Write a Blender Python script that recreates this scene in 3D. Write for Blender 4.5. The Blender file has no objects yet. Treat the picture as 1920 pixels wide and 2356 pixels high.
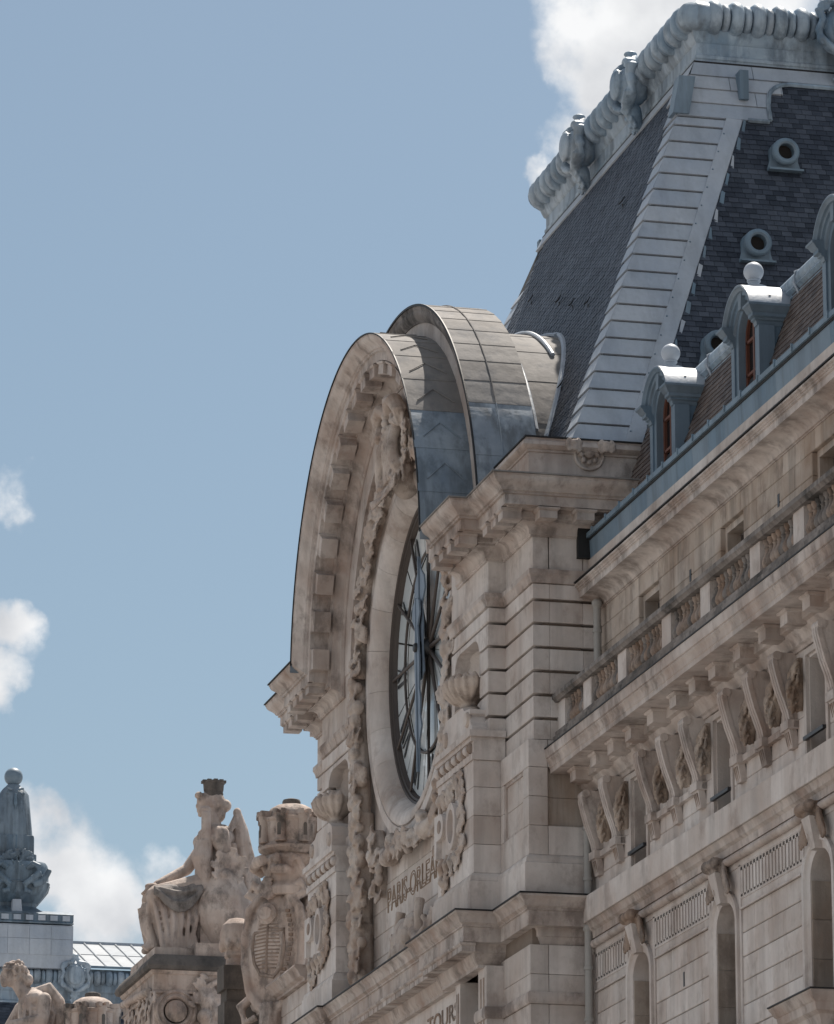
import bpy, bmesh, math, random
from mathutils import Vector, Matrix, Quaternion
random.seed(11)
R = math.radians
scene = bpy.context.scene
col = scene.collection

# ------------------------------------------------------------------ camera, sky, sun, exposure
F = Vector((-0.93897054, 0.22849883, 0.25714316)); RT = Vector((0.23644986, 0.97164369, 0)); UP = RT.cross(F)
cam = bpy.data.objects.new('camera', bpy.data.cameras.new('camera')); col.objects.link(cam)
cam.data.sensor_fit = 'HORIZONTAL'; cam.data.sensor_width = 36; cam.data.lens = 36 * 11000 / 1920
cam.data.clip_start = 1; cam.data.clip_end = 6000
cam.matrix_world = Matrix(((RT.x, UP.x, -F.x, 93.18), (RT.y, UP.y, -F.y, -22), (RT.z, UP.z, -F.z, 1.7), (0, 0, 0, 1)))
scene.camera = cam
SUN_EL, SUN_AZ = R(60.5), R(-58)
SKY_STR = 0.10
w = bpy.data.worlds.new('World'); scene.world = w; w.use_nodes = True
BANKS = [
 (-0.89703, 0.26572, 0.35316, .034, 1.0), (-0.90212, 0.26049, 0.34398, .024, 1.0), (-0.9067, 0.25886, 0.33299, .018, .9), (-0.9118, 0.25267, 0.32368, .010, .8),
 (-0.89134, 0.2782, 0.35795, .034, 1.0), (-0.88574, 0.28973, 0.36266, .03, 1.0), (-0.9544, 0.1474, 0.25959, .010, .40), (-0.9545, 0.1435, 0.2592, .010, .40), (-0.96135, 0.14534, 0.23321, .012, .9),
 (-0.96331, 0.14591, 0.22527, .011, .8), (-0.96973, 0.16061, 0.18392, .022, .95), (-0.96946, 0.16892, 0.17782, .022, .95), (-0.96657, 0.17932, 0.18326, .014, .62), (-0.96897, 0.15483, 0.1927, .012, .75)]
def build_sky():
    nt = w.node_tree; N = nt.nodes; L = nt.links; N.clear()
    out = N.new('ShaderNodeOutputWorld'); bg = N.new('ShaderNodeBackground'); bg.inputs[1].default_value = SKY_STR
    sky = N.new('ShaderNodeTexSky'); sky.sky_type = 'NISHITA'; sky.sun_disc = False
    sky.sun_elevation = SUN_EL; sky.sun_rotation = SUN_AZ; sky.altitude = 60; sky.air_density = 1.0; sky.dust_density = 1.6; sky.ozone_density = 1.4
    tc = N.new('ShaderNodeTexCoord')
    hs = N.new('ShaderNodeHueSaturation'); hs.inputs['Saturation'].default_value = .98; hs.inputs['Hue'].default_value = .484; hs.inputs['Value'].default_value = .545; L.new(sky.outputs[0], hs.inputs['Color'])
    # billowing edges: the look-up direction is shaken by turbulence
    wn = N.new('ShaderNodeTexNoise'); wn.inputs['Scale'].default_value = 55; wn.inputs['Detail'].default_value = 6; L.new(tc.outputs['Generated'], wn.inputs['Vector'])
    ws = N.new('ShaderNodeVectorMath'); ws.operation = 'SUBTRACT'; ws.inputs[1].default_value = (.5, .5, .5); L.new(wn.outputs['Color'], ws.inputs[0])
    wm = N.new('ShaderNodeVectorMath'); wm.operation = 'SCALE'; wm.inputs['Scale'].default_value = .028; L.new(ws.outputs[0], wm.inputs[0])
    wa = N.new('ShaderNodeVectorMath'); wa.operation = 'ADD'; L.new(tc.outputs['Generated'], wa.inputs[0]); L.new(wm.outputs[0], wa.inputs[1])
    def noise(scale, detail, rough, off=0):
        m = N.new('ShaderNodeMapping'); m.inputs[1].default_value = (off, off * .7, -off); L.new(tc.outputs['Generated'], m.inputs[0])
        n = N.new('ShaderNodeTexNoise'); n.inputs['Scale'].default_value = scale; n.inputs['Detail'].default_value = detail; n.inputs['Roughness'].default_value = rough
        L.new(m.outputs[0], n.inputs['Vector']); return n.outputs['Fac']
    def math_(op, a, b=None, c=None):
        m = N.new('ShaderNodeMath'); m.operation = op
        for i, v in enumerate((a, b, c)):
            if v is None: continue
            if isinstance(v, (int, float)): m.inputs[i].default_value = v
            else: L.new(v, m.inputs[i])
        return m.outputs[0]
    # cumulus banks: direction of the bank's centre and its angular radius
    acc = None
    for (x, y, z, r, s) in BANKS:
        v = N.new('ShaderNodeVectorMath'); v.operation = 'DISTANCE'; v.inputs[1].default_value = Vector((x, y, z)).normalized()
        L.new(wa.outputs[0], v.inputs[0])
        mr = N.new('ShaderNodeMapRange'); mr.interpolation_type = 'SMOOTHSTEP'
        mr.inputs[1].default_value = 0; mr.inputs[2].default_value = r; mr.inputs[3].default_value = s; mr.inputs[4].default_value = 0
        L.new(v.outputs['Value'], mr.inputs[0])
        acc = mr.outputs[0] if acc is None else math_('MAXIMUM', acc, mr.outputs[0])
    # scattered cumulus over the rest of the sky
    broad = noise(3.4, 3, .5, 11.9)
    mb = N.new('ShaderNodeMapRange'); mb.interpolation_type = 'SMOOTHSTEP'; mb.inputs[1].default_value = .47; mb.inputs[2].default_value = .58; mb.inputs[3].default_value = 0; mb.inputs[4].default_value = 1
    L.new(broad, mb.inputs[0])
    acc = math_('MAXIMUM', acc, mb.outputs[0])
    fine = noise(70, 9, .58, 1.7)
    dens = math_('ADD', math_('MULTIPLY', acc, 1.0), math_('MULTIPLY', math_('SUBTRACT', fine, .5), 1.3))
    md = N.new('ShaderNodeMapRange'); md.interpolation_type = 'SMOOTHSTEP'; md.inputs[1].default_value = .14; md.inputs[2].default_value = .80; md.inputs[3].default_value = 0; md.inputs[4].default_value = 1
    L.new(math_('MULTIPLY', dens, math_('MINIMUM', math_('MULTIPLY', acc, 4), 1)), md.inputs[0])
    cl = N.new('ShaderNodeMix'); cl.data_type = 'RGBA'
    shade = noise(38, 6, .5, 4.1)
    ms = N.new('ShaderNodeMapRange'); ms.inputs[1].default_value = .35; ms.inputs[2].default_value = .62; L.new(shade, ms.inputs[0])
    L.new(ms.outputs[0], cl.inputs[0])
    k = 1 / SKY_STR
    cl.inputs[6].default_value = (.40 * k, .41 * k, .43 * k, 1); cl.inputs[7].default_value = (.60 * k, .605 * k, .61 * k, 1)
    mx = N.new('ShaderNodeMix'); mx.data_type = 'RGBA'; L.new(md.outputs[0], mx.inputs[0]); L.new(hs.outputs[0], mx.inputs[6]); L.new(cl.outputs[2], mx.inputs[7])
    L.new(mx.outputs[2], bg.inputs[0]); L.new(bg.outputs[0], out.inputs[0])
build_sky()
sl = bpy.data.lights.new('sun', 'SUN'); sl.energy = 5.0; sl.angle = R(.53); sl.color = (1.0, .93, .84)
sun = bpy.data.objects.new('sun', sl); col.objects.link(sun)
sdir = Vector((math.sin(SUN_AZ) * math.cos(SUN_EL), math.cos(SUN_AZ) * math.cos(SUN_EL), math.sin(SUN_EL)))
sun.rotation_euler = sdir.to_track_quat('Z', 'Y').to_euler(); sun.location = (0, 0, 80)
scene.view_settings.view_transform = 'Standard'; scene.view_settings.look = 'None'; scene.view_settings.exposure = 0.66; scene.view_settings.gamma = 1
scene.render.engine = 'CYCLES'
scene.cycles.max_bounces = 6; scene.cycles.diffuse_bounces = 4; scene.cycles.glossy_bounces = 3; scene.cycles.transmission_bounces = 4; scene.cycles.transparent_max_bounces = 4

# ------------------------------------------------------------------ materials
MATS = {}
def mat(name, c, dark=(.5, .42, .36), big=.5, dirt=0., dirtcol=(.045, .042, .04), streak=0., rough=.85, metal=0., bump=.3, rnd=.2, spec=.3, scale=1., warm=None, dents=False):
    m = bpy.data.materials.new(name); m.use_nodes = True; nt = m.node_tree; N = nt.nodes; L = nt.links
    b = N['Principled BSDF']; b.inputs['Roughness'].default_value = rough; b.inputs['Metallic'].default_value = metal; b.inputs['Specular IOR Level'].default_value = spec
    g = N.new('ShaderNodeNewGeometry'); oi = N.new('ShaderNodeObjectInfo')
    def noise(sc, det, vec=(1, 1, 1), rg=.55):
        mp = N.new('ShaderNodeMapping'); mp.inputs[3].default_value = vec; L.new(g.outputs['Position'], mp.inputs[0])
        n = N.new('ShaderNodeTexNoise'); n.inputs['Scale'].default_value = sc * scale; n.inputs['Detail'].default_value = det; n.inputs['Roughness'].default_value = rg
        L.new(mp.outputs[0], n.inputs['Vector']); return n.outputs['Fac']
    def mr(v, a, b_, c_=0., d=1.):
        r = N.new('ShaderNodeMapRange'); r.inputs[1].default_value = a; r.inputs[2].default_value = b_; r.inputs[3].default_value = c_; r.inputs[4].default_value = d; L.new(v, r.inputs[0]); return r.outputs[0]
    def mix(fac, a, b_, mode='MIX'):
        x = N.new('ShaderNodeMix'); x.data_type = 'RGBA'; x.blend_type = mode
        if isinstance(fac, float): x.inputs[0].default_value = fac
        else: L.new(fac, x.inputs[0])
        for i, v in ((6, a), (7, b_)):
            if isinstance(v, tuple): x.inputs[i].default_value = (*v[:3], 1)
            else: L.new(v, x.inputs[i])
        return x.outputs[2]
    n1 = noise(.9, 5); n3 = noise(9, 4)
    cc = mix(mr(n1, .38, .68, 0, big), c, tuple(a * d for a, d in zip(c, dark)))
    cc = mix(mr(n3, .45, .8, 0, .35), cc, tuple(a * .68 for a in c))
    if warm:
        cc = mix(mr(noise(.55, 3, (1, 1, 1.6)), .5, .72, 0, .6), cc, warm)
    if streak:
        s = noise(1.0, 5, (2.3, 2.3, .22), .6); cc = mix(mr(s, .47, .63, 0, streak), cc, tuple(a * .45 for a in c))
        s2 = noise(1.3, 4, (1.8, 1.8, .16), .6); cc = mix(mr(s2, .53, .68, 0, streak * .7), cc, tuple(min(1, a * 1.28) for a in c))
    if dirt:
        d = noise(1.7, 8, (1, 1, .7), .68); cc = mix(mr(d, .53 - .08 * dirt, .64, 0, min(1., .35 + .65 * dirt)), cc, dirtcol)
    if rnd:
        ad = N.new('ShaderNodeMath'); ad.operation = 'ADD'; L.new(oi.outputs['Random'], ad.inputs[0]); L.new(g.outputs['Random Per Island'], ad.inputs[1])
        fr = N.new('ShaderNodeMath'); fr.operation = 'FRACT'; L.new(ad.outputs[0], fr.inputs[0])
        hv = N.new('ShaderNodeHueSaturation'); L.new(cc, hv.inputs['Color'])
        L.new(mr(fr.outputs[0], 0, 1, 1 - rnd, 1 + rnd * .8), hv.inputs['Value']); L.new(mr(fr.outputs[0], 0, 1, 1.15, .85), hv.inputs['Saturation'])
        cc = hv.outputs[0]
    L.new(cc, b.inputs['Base Color'])
    if bump:
        n4 = noise(26, 3) if not dents else noise(2.2, 3, (1, 1, 1.6))
        if dents: n3 = noise(5, 2)
        ad = N.new('ShaderNodeMath'); ad.operation = 'ADD'; L.new(n4, ad.inputs[0]); L.new(n3, ad.inputs[1])
        bp = N.new('ShaderNodeBump'); bp.inputs['Strength'].default_value = bump; bp.inputs['Distance'].default_value = .02; L.new(ad.outputs[0], bp.inputs['Height']); L.new(bp.outputs[0], b.inputs['Normal'])
    MATS[name] = m; return m
mat('stone', (.585, .54, .51), dark=(.68, .58, .52), big=.65, streak=.30, dirt=.10, dirtcol=(.23, .18, .155), rnd=.13, bump=.3)
mat('stone_trim', (.535, .48, .445), dark=(.56, .46, .41), big=.9, streak=.45, dirt=.34, dirtcol=(.11, .088, .077), rnd=.06, bump=.35)
mat('stone_attic', (.49, .425, .37), dark=(.60, .50, .43), big=.9, streak=.6, dirt=.2, dirtcol=(.14, .11, .095), rnd=.13, bump=.3)
mat('stone_joint', (.22, .18, .15), rnd=0, bump=.2)
mat('stone_carved', (.53, .465, .415), dark=(.55, .45, .40), big=.8, dirt=.35, dirtcol=(.13, .10, .085), rnd=.05, bump=.6, scale=1.6)
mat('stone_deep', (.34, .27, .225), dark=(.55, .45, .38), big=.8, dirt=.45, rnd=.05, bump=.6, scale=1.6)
mat('stone_festoon', (.45, .375, .315), dark=(.45, .38, .34), big=1.0, dirt=.5, dirtcol=(.07, .06, .055), rnd=.15, bump=.6, scale=1.8)
mat('stone_rail', (.27, .245, .23), dark=(.55, .5, .46), big=.9, dirt=.95, streak=.6, rnd=.05, bump=.5)
mat('stone_statue', (.54, .46, .41), dark=(.6, .49, .44), big=.8, dirt=.5, dirtcol=(.085, .075, .07), rnd=0, bump=.6, warm=(.45, .35, .28), streak=.5, scale=1.3)
mat('stone_sooty', (.50, .42, .37), dark=(.55, .45, .40), big=.9, dirt=.85, dirtcol=(.06, .055, .052), rnd=.1, bump=.6, streak=.5, scale=1.5)
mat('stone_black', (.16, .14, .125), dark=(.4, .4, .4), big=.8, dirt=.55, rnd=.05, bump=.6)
mat('letter', (.27, .20, .15), rnd=0, bump=.2)
mat('lead', (.265, .25, .237), dark=(.72, .73, .75), big=.8, dirt=.2, dirtcol=(.12, .125, .135), streak=.3, rough=.8, bump=.5, rnd=.09, spec=.1, dents=True)
mat('lead_streaked', (.30, .345, .39), dark=(.4, .45, .52), big=.9, dirt=.3, dirtcol=(.05, .07, .095), streak=1.0, rough=.6, bump=.3, rnd=.05, spec=.3, dents=True)
mat('lead_shade_blue', (.225, .275, .325), dark=(.55, .62, .70), big=.9, dirt=.25, dirtcol=(.06, .08, .10), streak=.7, rough=.6, bump=.4, rnd=.08, spec=.3, dents=True)  # lower front-arch sheets: blue of their shaded side put into the colour
mat('zinc', (.40, .44, .49), dark=(.78, .82, .88), big=.8, streak=.28, rough=.5, bump=.35, rnd=.06, spec=.35, dents=True)
mat('zinc_blue', (.16, .225, .285), dark=(.62, .68, .74), big=.7, streak=.5, rough=.5, bump=.08, rnd=.09, spec=.35)
mat('zinc_cast', (.34, .41, .475), dark=(.45, .56, .66), big=.95, dirt=.35, dirtcol=(.06, .09, .125), streak=.9, rough=.5, bump=.2, rnd=.05, spec=.35)
mat('zinc_far', (.30, .325, .35), dark=(.8, .82, .86), big=.6, streak=.25, rough=.6, bump=.2, rnd=.06, spec=.2, dents=True)
mat('zinc_dark', (.17, .225, .275), dark=(.5, .58, .66), big=.9, dirt=.3, dirtcol=(.04, .06, .08), streak=.9, rough=.5, bump=.2, rnd=.04, spec=.35)
mat('dormer_paint', (.135, .185, .235), dark=(.65, .7, .75), big=.6, streak=.4, rough=.5, bump=.08, rnd=.03, spec=.4)
mat('slate', (.05, .062, .085), dark=(.55, .58, .65), big=.7, rough=.55, bump=.25, rnd=.45, spec=.35, streak=.3)
mat('slate_warm_bounce', (.12, .092, .078), dark=(.5, .55, .65), big=.9, rough=.6, bump=.25, rnd=.35, spec=.3)  # brown of warm reflected light put into the slate colour
mat('roof_back', (.03, .032, .037), rnd=0, bump=0)
mat('flash', (.02, .021, .023), rnd=0, bump=.1, rough=.6)
mat('iron', (.055, .042, .036), dark=(.6, .6, .6), rough=.5, rnd=0, bump=.1, spec=.5)
mat('iron_black', (.014, .016, .02), rough=.45, rnd=0, bump=0, spec=.5)
mat('hand', (.17, .22, .28), dark=(.7, .7, .75), rough=.4, rnd=0, bump=.1, spec=.5)
mat('wood', (.13, .055, .038), dark=(.6, .6, .6), rough=.55, rnd=.1, bump=.1)
mat('glass_dark', (.012, .014, .016), rough=.25, rnd=0, bump=0, spec=.25)
mat('dial_glass', (.60, .65, .67), dark=(.8, .8, .82), big=.4, rough=.06, rnd=.08, bump=0, spec=.7)
mat('dark_room', (.03, .026, .024), rnd=0, bump=0)
mat('pipe', (.36, .35, .335), dark=(.7, .68, .66), big=.5, streak=.25, rough=.6, rnd=0, bump=.05)
mat('ground', (.305, .29, .28), dark=(.7, .7, .7), big=.6, rough=.9, rnd=0, bump=.3)

# ------------------------------------------------------------------ mesh helpers
class MB:
    def __init__(s): s.v = []; s.f = []
    def add(s, vs, fs):
        n = len(s.v); s.v += [tuple(p) for p in vs]; s.f += [tuple(i + n for i in q) for q in fs]; return s
    def box(s, x0, x1, y0, y1, z0, z1):
        return s.add([(x, y, z) for z in (z0, z1) for y in (y0, y1) for x in (x0, x1)], [(0, 2, 3, 1), (4, 5, 7, 6), (0, 1, 5, 4), (2, 6, 7, 3), (0, 4, 6, 2), (1, 3, 7, 5)])
    def prism(s, poly, vec):          # closed 3D polygon pushed along vec
        n = len(poly); v = [Vector(p) for p in poly]; d = Vector(vec)
        return s.add(v + [p + d for p in v], [tuple(range(n)), tuple(range(2 * n - 1, n - 1, -1))] + [(i, i + n, (i + 1) % n + n, (i + 1) % n) for i in range(n)])
    def rings(s, rg, cap=True, closed=False):
        n = len(rg[0]); m = len(rg); vs = [p for r in rg for p in r]; fs = []
        for i in range(m if closed else m - 1):
            j = (i + 1) % m
            for k in range(n): fs.append((i * n + k, i * n + (k + 1) % n, j * n + (k + 1) % n, j * n + k))
        if cap and not closed: fs += [tuple(range(n - 1, -1, -1)), tuple((m - 1) * n + k for k in range(n))]
        return s.add(vs, fs)
    def sweep(s, prof, path, start=None, mirror=False, dz=0):   # prof: closed (o,z); path: plan points, outward = right-hand side
        P = [Vector(p) for p in path]; rg = []
        for i, p in enumerate(P):
            ns = []
            if i > 0: d = (p - P[i - 1]).normalized(); ns.append(Vector((d.y, -d.x)))
            if i < len(P) - 1: d = (P[i + 1] - p).normalized(); ns.append(Vector((d.y, -d.x)))
            nn = ns[0] if len(ns) == 1 else (ns[0] + ns[1]) / (1 + ns[0].dot(ns[1]))
            r = []
            for (o, z) in prof:
                q = p + nn * o; x = q.x
                if i == 0 and start: x = start(o, z)
                r.append((-x if mirror else x, q.y, z + dz))
            rg.append(r)
        return s.rings(rg)
    def arc(s, prof, zc, a0, a1, n, aend=None, x0=0):           # prof closed (r,y); angle from the vertical in the X-Z plane
        rg = []
        for i in range(n + 1):
            t = i / n; r = []
            for (rr, y) in prof:
                A0, A1 = (a0, a1) if not aend else (-aend(rr), aend(rr))
                a = A0 + (A1 - A0) * t; r.append((x0 + rr * math.sin(a), y, zc + rr * math.cos(a)))
            rg.append(r)
        return s.rings(rg)
    def lathe(s, prof, c=(0, 0, 0), n=16, axis='Z', sq=1., loop=False):
        rg = []
        for (r, h) in prof:
            q = []
            for k in range(n):
                a = 2 * math.pi * k / n; u, v_ = r * math.cos(a), r * math.sin(a) * sq
                q.append((c[0] + u, c[1] + v_, c[2] + h) if axis == 'Z' else ((c[0] + h, c[1] + u, c[2] + v_) if axis == 'X' else (c[0] + u, c[1] + h, c[2] + v_)))
            rg.append(q)
        return s.rings(rg, closed=loop)
    def tube(s, pts, rad, n=8):
        P = [Vector(p) for p in pts]; rg = []; up = Vector((.13, .31, .94))
        for i, p in enumerate(P):
            d = (P[min(i + 1, len(P) - 1)] - P[max(i - 1, 0)]).normalized()
            u = d.cross(up)
            if u.length < .05: u = d.cross(Vector((1, 0, 0)))
            u.normalize(); v_ = d.cross(u); r = rad[i] if isinstance(rad, (list, tuple)) else rad
            rg.append([p + (u * math.cos(2 * math.pi * k / n) + v_ * math.sin(2 * math.pi * k / n)) * r for k in range(n)])
        return s.rings(rg)
    def ell(s, c, r, rot=None, n=10, m=6):
        rg = []; c = Vector(c)
        for i in range(m + 1):
            t = math.pi * (i + .02 * (1 if i == 0 else (-1 if i == m else 0))) / m
            q = []
            for k in range(n):
                a = 2 * math.pi * k / n; p = Vector((r[0] * math.sin(t) * math.cos(a), r[1] * math.sin(t) * math.sin(a), r[2] * math.cos(t)))
                q.append(c + (rot @ p if rot else p))
            rg.append(q)
        return s.rings(rg)
    def mesh(s, name, smooth=.6):
        me = bpy.data.meshes.new(name); me.from_pydata(s.v, [], s.f)
        bm = bmesh.new(); bm.from_mesh(me); bmesh.ops.remove_doubles(bm, verts=bm.verts, dist=1e-5); bmesh.ops.recalc_face_normals(bm, faces=bm.faces); bm.to_mesh(me); bm.free()
        if smooth: me.shade_smooth(); me.set_sharp_from_angle(angle=smooth)
        return me
WM = {}
def place(me, name, m, parent=None, M=None, kind=None):
    o = bpy.data.objects.new(name, me); col.objects.link(o)
    if m and not me.materials: me.materials.append(MATS[m])
    M = M if M is not None else Matrix.Identity(4)
    o.matrix_basis = M; WM[o] = M
    if parent: o.parent = parent; o.matrix_parent_inverse = WM[parent].inverted()
    if kind: o['kind'] = kind
    return o
def build(mb, name, m, parent=None, M=None, smooth=.6, kind=None): return place(mb.mesh(name, smooth), name, m, parent, M, kind)
def T(x, y, z): return Matrix.Translation((x, y, z))
def thing(name, label, cat, loc, group=None):
    o = bpy.data.objects.new(name, None); col.objects.link(o); o.location = loc; o.empty_display_size = .3; WM[o] = T(*loc)
    o['label'] = label; o['category'] = cat
    if group: o['group'] = group
    return o
def kids(o): return [c for c in WM if c.parent == o]
def shift(o, d):                       # copy of a part (and its sub-parts) moved by d, same parent
    c = o.copy(); col.objects.link(c); M = T(*d) @ WM[o]; c.matrix_basis = M; WM[c] = M
    for k in list(KID.get(o, [])):
        q = k.copy(); col.objects.link(q); q.parent = c; Mk = T(*d) @ WM[k]; q.matrix_parent_inverse = M.inverted(); q.matrix_basis = Mk; WM[q] = Mk; KID.setdefault(c, []).append(q)
    return c
KID = {}
def sub(mb, name, m, parent, M=None, smooth=.6):
    o = build(mb, name, m, parent, M, smooth); KID.setdefault(parent, []).append(o); return o
BLK = {}
def block(x0, x1, y0, y1, z0, z1, m, parent, name='stone_block', ch=.012):
    d = (round(x1 - x0, 3), round(y1 - y0, 3), round(z1 - z0, 3), m, name)
    if d not in BLK:
        a, b, c = d[0] / 2, d[1] / 2, d[2] / 2; mb = MB()
        if ch:
            rg = []
            for (z, k) in ((-c, ch), (-c + ch, 0), (c - ch, 0), (c, ch)):
                A, B = a - k, b - k; e = ch if k == 0 else 0
                rg.append([(-A + e, -B, z), (A - e, -B, z), (A, -B + e, z), (A, B - e, z), (A - e, B, z), (-A + e, B, z), (-A, B - e, z), (-A, -B + e, z)])
            mb.rings(rg)
        else: mb.box(-a, a, -b, b, -c, c)
        me = mb.mesh(name, 0); me.materials.append(MATS[m]); BLK[d] = me
    return place(BLK[d], name, m, parent, T((x0 + x1) / 2, (y0 + y1) / 2, (z0 + z1) / 2))
def course(x0, x1, y0, y1, z0, z1, wmin, wmax, m, parent, gap=.012, axis='x'):
    a, b = (x0, x1) if axis == 'x' else (y0, y1); p = a
    while p < b - .01:
        q = p + random.uniform(wmin, wmax)
        if b - q < wmin * .7: q = b
        if axis == 'x': block(p + gap / 2, q - gap / 2, y0, y1, z0, z1, m, parent)
        else: block(x0, x1, p + gap / 2, q - gap / 2, z0, z1, m, parent)
        p = q
def sculpt(mb, name, voxel=.035, smooth=3, decimate=0):   # fuse overlapping closed shapes into one carved surface
    me = bpy.data.meshes.new('tmp'); me.from_pydata(mb.v, [], mb.f)
    o = bpy.data.objects.new('tmp', me); col.objects.link(o)
    md = o.modifiers.new('r', 'REMESH'); md.mode = 'VOXEL'; md.voxel_size = voxel
    if smooth: sm = o.modifiers.new('s', 'SMOOTH'); sm.iterations = smooth; sm.factor = .5
    if decimate: dc = o.modifiers.new('d', 'DECIMATE'); dc.ratio = decimate
    dg = bpy.context.evaluated_depsgraph_get(); out = bpy.data.meshes.new_from_object(o.evaluated_get(dg)); out.name = name
    bpy.data.objects.remove(o); bpy.data.meshes.remove(me); out.shade_smooth(); return out
def rrot(): return Quaternion((random.gauss(0, 1), random.gauss(0, 1), random.gauss(0, 1), random.gauss(0, 1))).normalized().to_matrix()
def leaf(mb, c, d, ln, wd, out=(0, -1, 0)):    # carved acanthus lobe: curling midrib with rounded side lobes
    c = Vector(c); d = Vector(d).normalized(); o = Vector(out).normalized(); sx = d.cross(o)
    if sx.length < .1: sx = Vector((1, 0, .3)).cross(o)
    sx.normalize(); o = sx.cross(d).normalized() * (1 if sx.cross(d).dot(o) > 0 else -1)
    for i in range(3):
        t = i / 2.6; p = c + d * ln * t + o * (.14 * ln * math.sin(t * 2.6)); ww = wd * (1 - .55 * t) * .55 + .012
        mb.ell(p, (ww, .035, ln * .26), Matrix((sx, o, d)).transposed(), 7, 4)
        for sg in (-1, 1): mb.ell(p + sx * sg * ww * .95 + d * ln * .06 + o * .015, (.05 + .15 * wd, .03, ln * .15), Matrix(((sx * .8 - d * sg * .5).normalized(), o, (d * .8 + sx * sg * .5).normalized())).transposed(), 6, 4)
def garland(mb, pts, width, dens=1.0, out=(0, -1, 0), fruit=.09):
    P = [Vector(p) for p in pts]; o = Vector(out)
    for i in range(len(P) - 1):
        a, b = P[i], P[i + 1]; d = (b - a); n = max(2, int(d.length / .085 * dens)); d.normalize(); sx = d.cross(o).normalized()
        for k in range(n):
            p = a + (b - a) * ((k + random.random()) / n); u = random.uniform(-.5, .5)
            q = p + sx * u * width + o * (random.uniform(.06, .16) + .10 * (1 - 2 * abs(u))) * min(1, width / .5)
            if random.random() < .5: r_ = fruit * random.uniform(.6, 1.25); mb.ell(q, (r_, r_, r_ * random.uniform(.9, 1.3)), None, 8, 5)
            else: leaf(mb, q, d * random.uniform(.2, 1) + sx * (.9 * u + random.uniform(-.6, .6)) + o * .1, random.uniform(.16, .28), random.uniform(.14, .24), out)
        mb.tube([a, b], width * .30, 8)

# ------------------------------------------------------------------ ground
g = MB(); g.add([(-3000, -3000, 0), (3000, -3000, 0), (3000, 3000, 0), (-3000, 3000, 0)], [(0, 1, 2, 3)])
o = build(g, 'ground', 'ground', smooth=0); o['kind'] = 'structure'

# ================================================================== CLOCK PAVILION
PV = thing('clock_pavilion', 'pale stone clock pavilion with curved lead arch and steep slate roof', 'building', (0, .65, 0))
ZC = 24.79
b = MB(); b.box(-9.12, 9.12, 1.6, 16, 0, 25.1); b.box(-9.2, -4.3, .86, 1.6, 0, 25.1); b.box(4.3, 9.2, .86, 1.6, 0, 25.1); b.box(-4.3, 4.3, .86, 1.6, 0, 20.2)
b.box(-9.2, -4.35, .62, .86, 0, 17.0); b.box(4.35, 9.2, .62, .86, 0, 17.0)
build(b, 'core_wall', 'stone_joint', PV)
# tympanum plate round the clock opening
b = MB(); zk = 24.32; ring = []; outer = []
angs = sorted(set([i * 360 / 96 for i in range(96)] + [math.degrees(math.atan2(4.6, 20.3 - zk)), 360 - math.degrees(math.atan2(4.6, 20.3 - zk))]))
for a in angs:
    sa, ca = math.sin(R(a)), math.cos(R(a)); t = 20.
    if abs(sa) > 1e-6: t = min(t, 4.6 / abs(sa))
    if ca < -1e-6: t = min(t, (20.3 - zk) / ca)
    # arch circle, centre ZC
    B = ca * (zk - ZC); D = B * B - ((zk - ZC) ** 2 - 4.6 ** 2); tt = -B + math.sqrt(D)
    if zk + t * ca > ZC: t = min(t, tt)
    ring.append((3.75 * sa, .70, zk + 3.75 * ca)); outer.append((t * sa, .70, zk + t * ca))
n = len(angs); b.add(ring + outer, [(i, (i + 1) % n, n + (i + 1) % n, n + i) for i in range(n)])
build(b, 'tympanum', 'stone', PV, smooth=0)
# stone blocks of the inscription wall
for i in range(6):
    z = 17.42 + i * .485; course(-4.45, 4.45, .66, .85, z, z + .477, .8, 1.5, 'stone', PV)
def text_mesh(txt, x0, x1, z0, z1, outline=True, depth=.02):
    cu = bpy.data.curves.new('t', 'FONT'); cu.body = txt; cu.size = 1
    if outline: cu.fill_mode = 'NONE'; cu.bevel_depth = .022; cu.bevel_resolution = 0; cu.resolution_u = 4
    else: cu.extrude = .05; cu.resolution_u = 4
    o = bpy.data.objects.new('t', cu); col.objects.link(o); dg = bpy.context.evaluated_depsgraph_get(); me = bpy.data.meshes.new_from_object(o.evaluated_get(dg)); bpy.data.objects.remove(o)
    xs = [v.co.x for v in me.vertices]; ys = [v.co.y for v in me.vertices]; zs = [v.co.z for v in me.vertices]
    for v in me.vertices:
        x, y, z = v.co; v.co = (x0 + (x - min(xs)) / (max(xs) - min(xs)) * (x1 - x0), (z - max(zs)) / (max(zs) - min(zs)) * depth * -1 - depth * .3, z0 + (y - min(ys)) / (max(ys) - min(ys)) * (z1 - z0))
    me.name = 'lettering'; return me
o = place(text_mesh('PARIS-ORLEANS', -2.5, 2.5, 19.2, 19.72, True, .03), 'lettering', 'letter', PV, T(0, .655, 0)); o['label'] = 'carved inscription PARIS-ORLEANS'
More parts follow.
